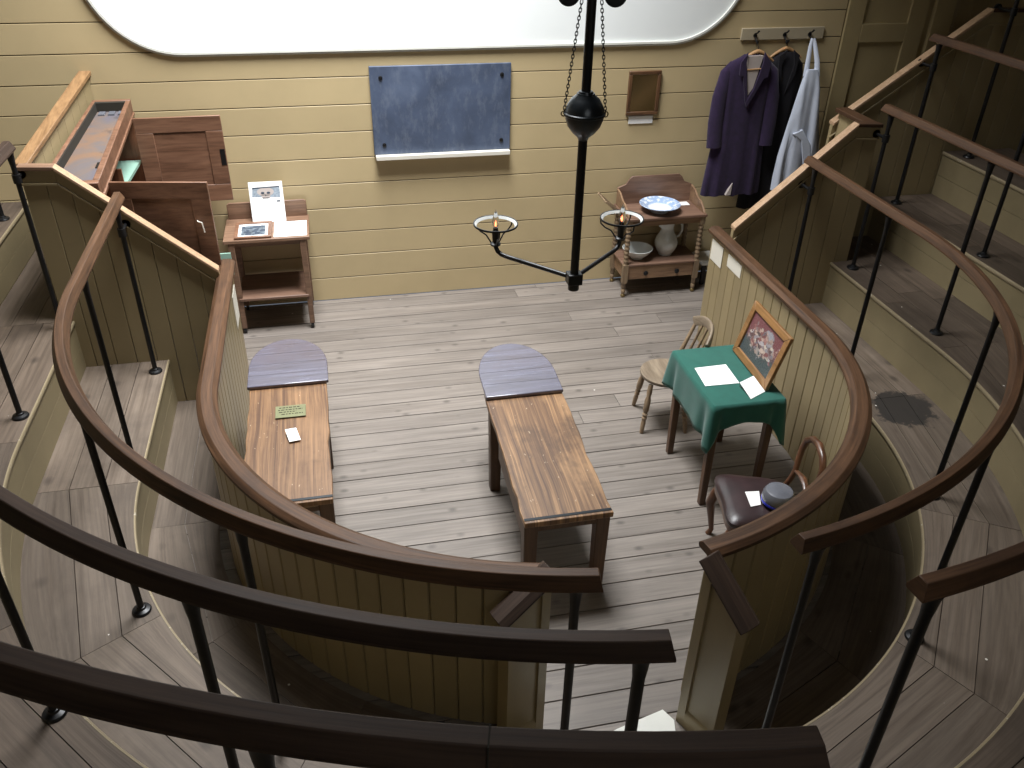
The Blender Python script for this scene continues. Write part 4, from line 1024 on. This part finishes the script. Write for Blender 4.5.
t = thing('framed_picture', 'honey wood framed picture of figures leaning on the green-clothed table', 'picture', (2.65, 4.38, ZT))
A = V3(2.640, 4.645, ZT+.002); ux = (V3(2.625, 4.115, ZT+.002)-A); W_ = ux.length; ux.normalize(); up = (V3(2.745, 4.69, ZT+.375)-A); up = (up-ux*up.dot(ux)); H_ = up.length; up.normalize(); nn = ux.cross(up)
if nn.x > 0: nn = -nn
def PF(a, b, q): p = A+ux*a+up*b+nn*q; return (p.x, p.y, p.z)
w = .05; m = MB()
for poly in ([(0, 0), (W_, 0), (W_-w, w), (w, w)], [(W_, 0), (W_, H_), (W_-w, H_-w), (W_-w, w)], [(W_, H_), (0, H_), (w, H_-w), (W_-w, H_-w)], [(0, H_), (0, 0), (w, w), (w, H_-w)]):
    m.prism(poly, PF, 0, .026)
m.build('frame', 'framewood', t, bevel=.004)
m = MB(); m.prism([(w-.003, w-.003), (W_-w+.003, w-.003), (W_-w+.003, H_-w+.003), (w-.003, H_-w+.003)], PF, .003, .012)
uvq = [(0, 0), (1, 0), (1, 1), (0, 1)]; m.uv[1] = uvq; m.uv[0] = list(reversed(uvq)); m.build('print', 'picture', t)
m = MB(); m.prism([(.01, .01), (W_-.01, .01), (W_-.01, H_-.01), (.01, H_-.01)], PF, -.004, .002); m.build('backing', 'tableleg', t)
q0 = PF(W_*.5, H_*.7, -.004); MB().bar((q0[0]+.0, q0[1], q0[2]), (2.685+.0, q0[1], ZT+.004), .04, .006, up=(1, 0, 0)).build('strut', 'tableleg', t)

# ------------------------------------------------------------------ chairs
def spindle_chair():
    cx_, cy_, zs = 2.285, 4.96, .425
    t = thing('wooden_chair', 'low pale wooden chair with spindle back behind the green-clothed table', 'chair', (cx_, cy_, 0))
    M = Matrix.Translation((cx_, cy_, 0)) @ Matrix.Rotation(radians(-10), 4, 'Z')     # front faces -x
    poly = []
    for k in range(36):
        a = 2*pi*k/36; r = .195*(1+.06*cos(a)); poly.append((r*cos(a), r*.98*sin(a)))
    rings = []
    for s, z in ((.86, zs-.032), (.97, zs-.026), (1.0, zs-.012), (.985, zs-.002), (.93, zs), (.5, zs-.006)):
        rings.append([M @ V3(x*s, y*s, z) for x, y in poly])
    MB().loft(rings).build('seat', 'chairwood', t)
    pr = [(.013, 0), (.016, .03), (.018, .09), (.015, .11), (.021, .125), (.015, .14), (.022, .155), (.015, .17), (.022, .19), (.023, .27), (.016, .30), (.020, .33), (.017, .392)]
    for sx, sy in ((-1, -1), (-1, 1), (1, -1), (1, 1)):
        a = M @ V3(sx*.165, sy*.185, 0); b = M @ V3(sx*.12, sy*.12, .398); m = MB()
        q = (b-a); rot = V3(0, 0, 1).rotation_difference(q.normalized()).to_matrix().to_4x4()
        m.lathe(pr, a, 12, M=rot); m.build('leg', 'turned', t)
    # back: bent crest rail on spindles
    cr = []
    for k in range(15):
        a = -1+2*k/14; cr.append(M @ V3(.285-.065*a*a, .195*a, .80-.06*abs(a)**2.5))
    m = MB(); m.sweep([tuple(p) for p in cr], [(-.014, -.035), (.014, -.035), (.016, .02), (.006, .036), (-.006, .036), (-.016, .02)]); m.build('crest_rail', 'chairwood', t, bevel=.004)
    for k in range(6):
        a = -1.0+2.0*k/5; q = a*.94; b = M @ V3(.285-.065*q*q, .195*q, .78-.06*abs(q)**2.5); c = M @ V3(.02+.150*cos(a*1.0), .165*sin(a), zs-.008)
        r = .013 if k in (0, 5) else .0085
        MB().tube([c, c+(b-c)*.35, c+(b-c)*.6, b], [r, r*1.35, r*1.2, r], 10).build('spindle', 'turned', t)
    return t
spindle_chair()
def balloon_chair():
    cx_, cy_, zs = 2.315, 3.455, .455
    t = thing('wooden_chair', 'dark round-backed chair with brown leather seat by the right partition', 'chair', (cx_, cy_, 0))
    M = Matrix.Translation((cx_, cy_, 0)) @ Matrix.Rotation(radians(-12), 4, 'Z')
    out = [(-.225, -.215), (-.235, 0), (-.225, .215), (-.05, .215), (.12, .185), (.19, .12), (.20, 0), (.19, -.12), (.12, -.185), (-.05, -.215)]
    def smooth(pts, n=5):
        res = []
        k = len(pts)
        for i in range(k):
            p0, p1, p2, p3 = pts[i-1], pts[i], pts[(i+1) % k], pts[(i+2) % k]
            for j in range(n):
                u = j/n; res.append(tuple(.5*(2*p1[d]+(p2[d]-p0[d])*u+(2*p0[d]-5*p1[d]+4*p2[d]-p3[d])*u*u+(3*p1[d]-p0[d]-3*p2[d]+p3[d])*u**3) for d in (0, 1)))
        return res
    oc = smooth(out)
    MB().loft([[M @ V3(x*s, y*s, z) for x, y in oc] for s, z in ((.93, zs-.085), (.98, zs-.08), (.985, zs-.04), (.95, zs-.035))]).build('seat_frame', 'bentwood', t)
    MB().loft([[M @ V3(x*s, y*s, z) for x, y in oc] for s, z in ((.985, zs-.04), (1.01, zs-.025), (1.0, zs-.008), (.93, zs+.008), (.75, zs+.018), (.4, zs+.024), (.1, zs+.025))]).build('seat', 'leather', t)
    for sy in (-1, 1):
        f = [(-.19, .18, zs-.05), (-.215, .19, .34), (-.235, .198, .26), (-.215, .195, .13), (-.20, .192, .04), (-.215, .195, .0)]
        MB().tube([M @ V3(x, sy*y, z) for x, y, z in f], [.024, .030, .030, .020, .016, .019], 12).build('leg', 'bentwood', t)
        f = [(.15, .14, zs-.06), (.18, .15, .25), (.24, .16, .0)]
        MB().tube([M @ V3(x, sy*y, z) for x, y, z in f], [.022, .02, .018], 12).build('leg', 'bentwood', t)
    hoop = [(.165, -.125, zs-.02), (.19, -.105, .53), (.205, -.108, .585), (.22, -.135, .65), (.235, -.155, .71), (.247, -.143, .78), (.255, -.085, .83), (.258, 0, .85), (.255, .085, .83), (.247, .143, .78), (.235, .155, .71), (.22, .135, .65), (.205, .108, .585), (.19, .105, .53), (.165, .125, zs-.02)]
    MB().tube([M @ V3(*p) for p in hoop], [.018, .017, .017, .019, .020, .020, .021, .023, .021, .020, .020, .019, .017, .017, .018], 12, fax=(1, 0, 0)).build('back_hoop', 'bentwood', t)
    m = MB(); m.tube([M @ V3(.205, -.108, .585), M @ V3(.213, -.05, .60), M @ V3(.216, 0, .608), M @ V3(.213, .05, .60), M @ V3(.205, .108, .585)], [.014, .017, .022, .017, .014], 10, flat=.6, fax=(0, 0, 1)); m.build('back_slat', 'bentwood', t)
    return t
balloon_chair()
slab4('card', 'paper', [(2.20, 3.37), (2.265, 3.375), (2.31, 3.49), (2.225, 3.50)], .481, .003, 'small white card on the brown leather seat of the dark chair', 'card')
px0, py0 = 2.365, 3.375
tag(MB().lathe([(.055, .0), (.078, .004), (.089, .018), (.092, .05), (.088, .078), (.076, .097), (.048, .107), (.01, .109)], (px0, py0, .478), 32).build('glazed_pot', 'greyblue', loc=(px0, py0, .478)), 'grey-blue glazed dome-shaped pot on the dark chair', 'pot')
tg = [o for o in COL.objects if o.name == 'glazed_pot'][0]
MB().lathe([(.089, .016), (.0925, .019), (.0935, .030), (.0915, .034)], (px0, py0, .478), 32).build('rim_band', 'bluerim', tg)

# ------------------------------------------------------------------ cards on the partitions
def wall_card(label, side, y0, y1, z0, z1):
    xi = CX+side*(DRX-.0305-(.03 if side < 0 else 0)); q = -side*.004
    p = [(y0, z0), (y1, z0), (y1, z1), (y0, z1)]
    tag(MB().prism(p, lambda a, b, k: (k, a, b), xi+q, xi+q*.05).build('wall_card', 'cream'), label, 'card')
wall_card('larger cream card on the right partition, nearest its far end', 1, 5.84, 6.05, .79, .965)
wall_card('smaller cream card on the right partition, nearer the framed picture', 1, 5.50, 5.74, .86, .965)
wall_card('white card fixed inside the left partition near its far end', -1, 5.80, 6.02, .62, .88)
t = tag(MB().hexa([V3(-.835, 6.10, .92), V3(-.76, 6.10, .92), V3(-.76, 6.118, .92), V3(-.835, 6.118, .92), V3(-.84, 6.122, 1.085), V3(-.765, 6.122, 1.085), V3(-.765, 6.135, 1.085), V3(-.84, 6.135, 1.085)]).build('mint_card', 'mint'), 'small mint green card at the far end of the left partition', 'card')

# ------------------------------------------------------------------ open cabinet on the left
t = thing('cabinet', 'brown wooden cabinet with tray top and both doors standing open', 'cabinet', (-1.66, 6.65, 0))
cy0, cy1, cz0, cz1 = 5.945, 7.30, 1.725, 1.935
def cx_l(y): return -1.885+(y-cy0)/(cy1-cy0)*.145
def cx_r(y): return -1.505+(y-cy0)/(cy1-cy0)*.045
def cz(y): return cz0+(cz1-cz0)*(y-cy0)/(cy1-cy0)
def cbox(m, xa, xb, ya, yb, za, zb, top=True):
    """xa/xb as fractions across the case; z measured down from the sloping rim when top"""
    X = lambda f, y: cx_l(y)+(cx_r(y)-cx_l(y))*f
    zl = lambda y, z: (cz(y)+z) if top else z
    m.hexa([V3(X(xa, ya), ya, zl(ya, za)), V3(X(xb, ya), ya, zl(ya, za)), V3(X(xb, yb), yb, zl(yb, za)), V3(X(xa, yb), yb, zl(yb, za)),
            V3(X(xa, ya), ya, zl(ya, zb)), V3(X(xb, ya), ya, zl(ya, zb)), V3(X(xb, yb), yb, zl(yb, zb)), V3(X(xa, yb), yb, zl(yb, zb))])
m = MB(); cbox(m, 0, 1, cy0, cy0+.05, -.10, 0); cbox(m, 0, 1, cy1-.03, cy1, -.10, 0); cbox(m, 0, .09, cy0+.05, cy1-.03, -.10, 0); cbox(m, .88, 1, cy0+.05, cy1-.03, -.10, 0); m.build('tray_rim', 'mahogx', t, bevel=.005)
m = MB(); cbox(m, .09, .88, cy0+.05, cy1-.03, -.085, -.072); m.build('tray_floor', 'tray', t)
m = MB(); cbox(m, .09, .12, cy0+.05, cy1-.03, -.072, -.004); cbox(m, .12, .88, cy1-.055, cy1-.03, -.072, -.004)
m.build('tray_lining', 'gap', t)
m = MB()
for f in (.20, .45, .70): cbox(m, f, f+.16, cy1-.13, cy1-.075, -.0715, -.060)
m.build('tray_blocks', 'greyblue', t)
m = MB(); cbox(m, .72, .87, cy0+.36, cy0+.44, -.0718, -.066); m.build('tray_catch', 'iron', t)
m = MB(); cbox(m, -.02, 1.03, cy0-.012, cy0+.06, -.128, -.10); cbox(m, -.02, 1.03, cy0+.06, cy1, -.128, -.10); m.build('moulding', 'mahogx', t, bevel=.005)
m = MB(); cbox(m, 0, 1, cy0, cy0+.025, .05, cz0-.12, False); cbox(m, 0, 1, cy1-.025, cy1, .05, cz1-.12, False); cbox(m, 0, .06, cy0+.025, cy1-.025, .05, cz0-.125, False); cbox(m, .06, .98, cy0+.025, cy1-.025, .05, .08, False); cbox(m, .06, .97, 6.60, 6.62, .08, cz0-.125, False)
m.build('carcass', 'mahog', t)
m = MB(); cbox(m, -.01, 1.01, cy0, cy1-.005, .001, .06, False); m.build('plinth', 'mahog', t)
m = MB(); cbox(m, .06, .96, 6.66, 7.24, 1.44, 1.465, False); m.build('shelf', 'mint', t)
m = MB(); cbox(m, .06, .90, 6.00, 6.57, 1.20, 1.22, False); m.build('shelf', 'mahog', t)
def leaf(y0, ang, zt, zb, w, nm_lock):
    hx = cx_r(y0)+.012; M = Matrix.Translation((hx, y0, 0)) @ Matrix.Rotation(ang, 4, 'Z')
    d = MB(); st = .13; th = .022
    d.box(0, w, 0, th, zb, zb+.14, M).box(0, w, 0, th, zt-.12, zt, M).box(0, st, 0, th, zb+.14, zt-.12, M).box(w-st, w, 0, th, zb+.14, zt-.12, M)
    o = d.build('door', 'mahogx', t, bevel=.003)
    MB().box(st-.002, w-st+.002, .007, th-.007, zb+.138, zt-.118, M).build('door_panel', 'mahogx', o)
    if nm_lock == 'plate': MB().box(w-.045, w-.006, -.003, .002, zt-.40, zt-.27, M).build('lock_plate', 'iron', o)
    else: MB().tube([M @ V3(w-.11, -.002, zt-.28), M @ V3(w-.10, -.022, zt-.28), M @ V3(w-.075, -.024, zt-.285), M @ V3(w-.068, -.022, zt-.36)], .005, 8).build('hook', 'cream', o)
leaf(7.16, radians(1.0), 1.815, 1.115, .655, 'plate')
leaf(6.125, radians(-9), 1.665, .82, .665, 'hook')

# white board lying at the mouth of the entrance passage
tag(MB().prism([(.95, 2.20), (1.36, 2.20), (1.425, 2.43), (1.39, 2.50), (1.13, 2.44), (.95, 2.38)], lambda a, b, q: (a, b, q), .0005, .012).build('floor_board', 'whitewood', bevel=.002), 'white painted board lying on the floor at the foot of the right end post', 'board')

# ------------------------------------------------------------------ light and camera
def area(name, loc, rot, sx, sy, power, col, spread=180):
    l = bpy.data.lights.new(name, 'AREA'); l.shape = 'RECTANGLE'; l.size = sx; l.size_y = sy; l.energy = power; l.color = col; l.spread = radians(spread)
    o = bpy.data.objects.new(name, l); COL.objects.link(o); o.location = loc; o.rotation_euler = rot; return o
area('skylight', (.45, 5.8, ZC+SKD-.3), (radians(5), radians(6), 0), 2.2, 2.2, 460, (.97, .985, 1.0), 111)
w = bpy.data.worlds.new('world'); SC.world = w; w.use_nodes = True
bg = w.node_tree.nodes['Background']; bg.inputs[0].default_value = (.55, .65, .8, 1); bg.inputs[1].default_value = .25
area('front_fill', (1.2, -1.5, 4.4), (radians(78), 0, 0), 2.4, 1.4, 27, (.95, .98, 1.0))  # added fill light for the near rail sides, no doorway modelled
cam = bpy.data.cameras.new('camera'); co = bpy.data.objects.new('camera', cam); COL.objects.link(co)
F, PITCH, YAW, ROLL, H = 850., radians(32.59), radians(12.838), radians(1.3), 3.7
fw = V3(sin(YAW)*cos(PITCH), cos(YAW)*cos(PITCH), -sin(PITCH)); rt = V3(cos(YAW), -sin(YAW), 0); up = rt.cross(fw)
rt2 = rt*cos(ROLL)+up*sin(ROLL); up2 = up*cos(ROLL)-rt*sin(ROLL)
mat = Matrix((( rt2.x, up2.x, -fw.x, 0), (rt2.y, up2.y, -fw.y, 0), (rt2.z, up2.z, -fw.z, H), (0, 0, 0, 1)))
co.matrix_world = mat; cam.sensor_fit = 'HORIZONTAL'; cam.sensor_width = 36; cam.lens = F/1024*36; cam.clip_start = .02
SC.camera = co
SC.view_settings.view_transform = 'Standard'; SC.view_settings.look = 'None'; SC.view_settings.gamma = 1; SC.view_settings.exposure = 0
SC.view_settings.use_curve_mapping = False
SC.cycles.use_denoising = True
SC.cycles.max_bounces = 8
for o in COL.objects:
    if '_w' in o: del o['_w']
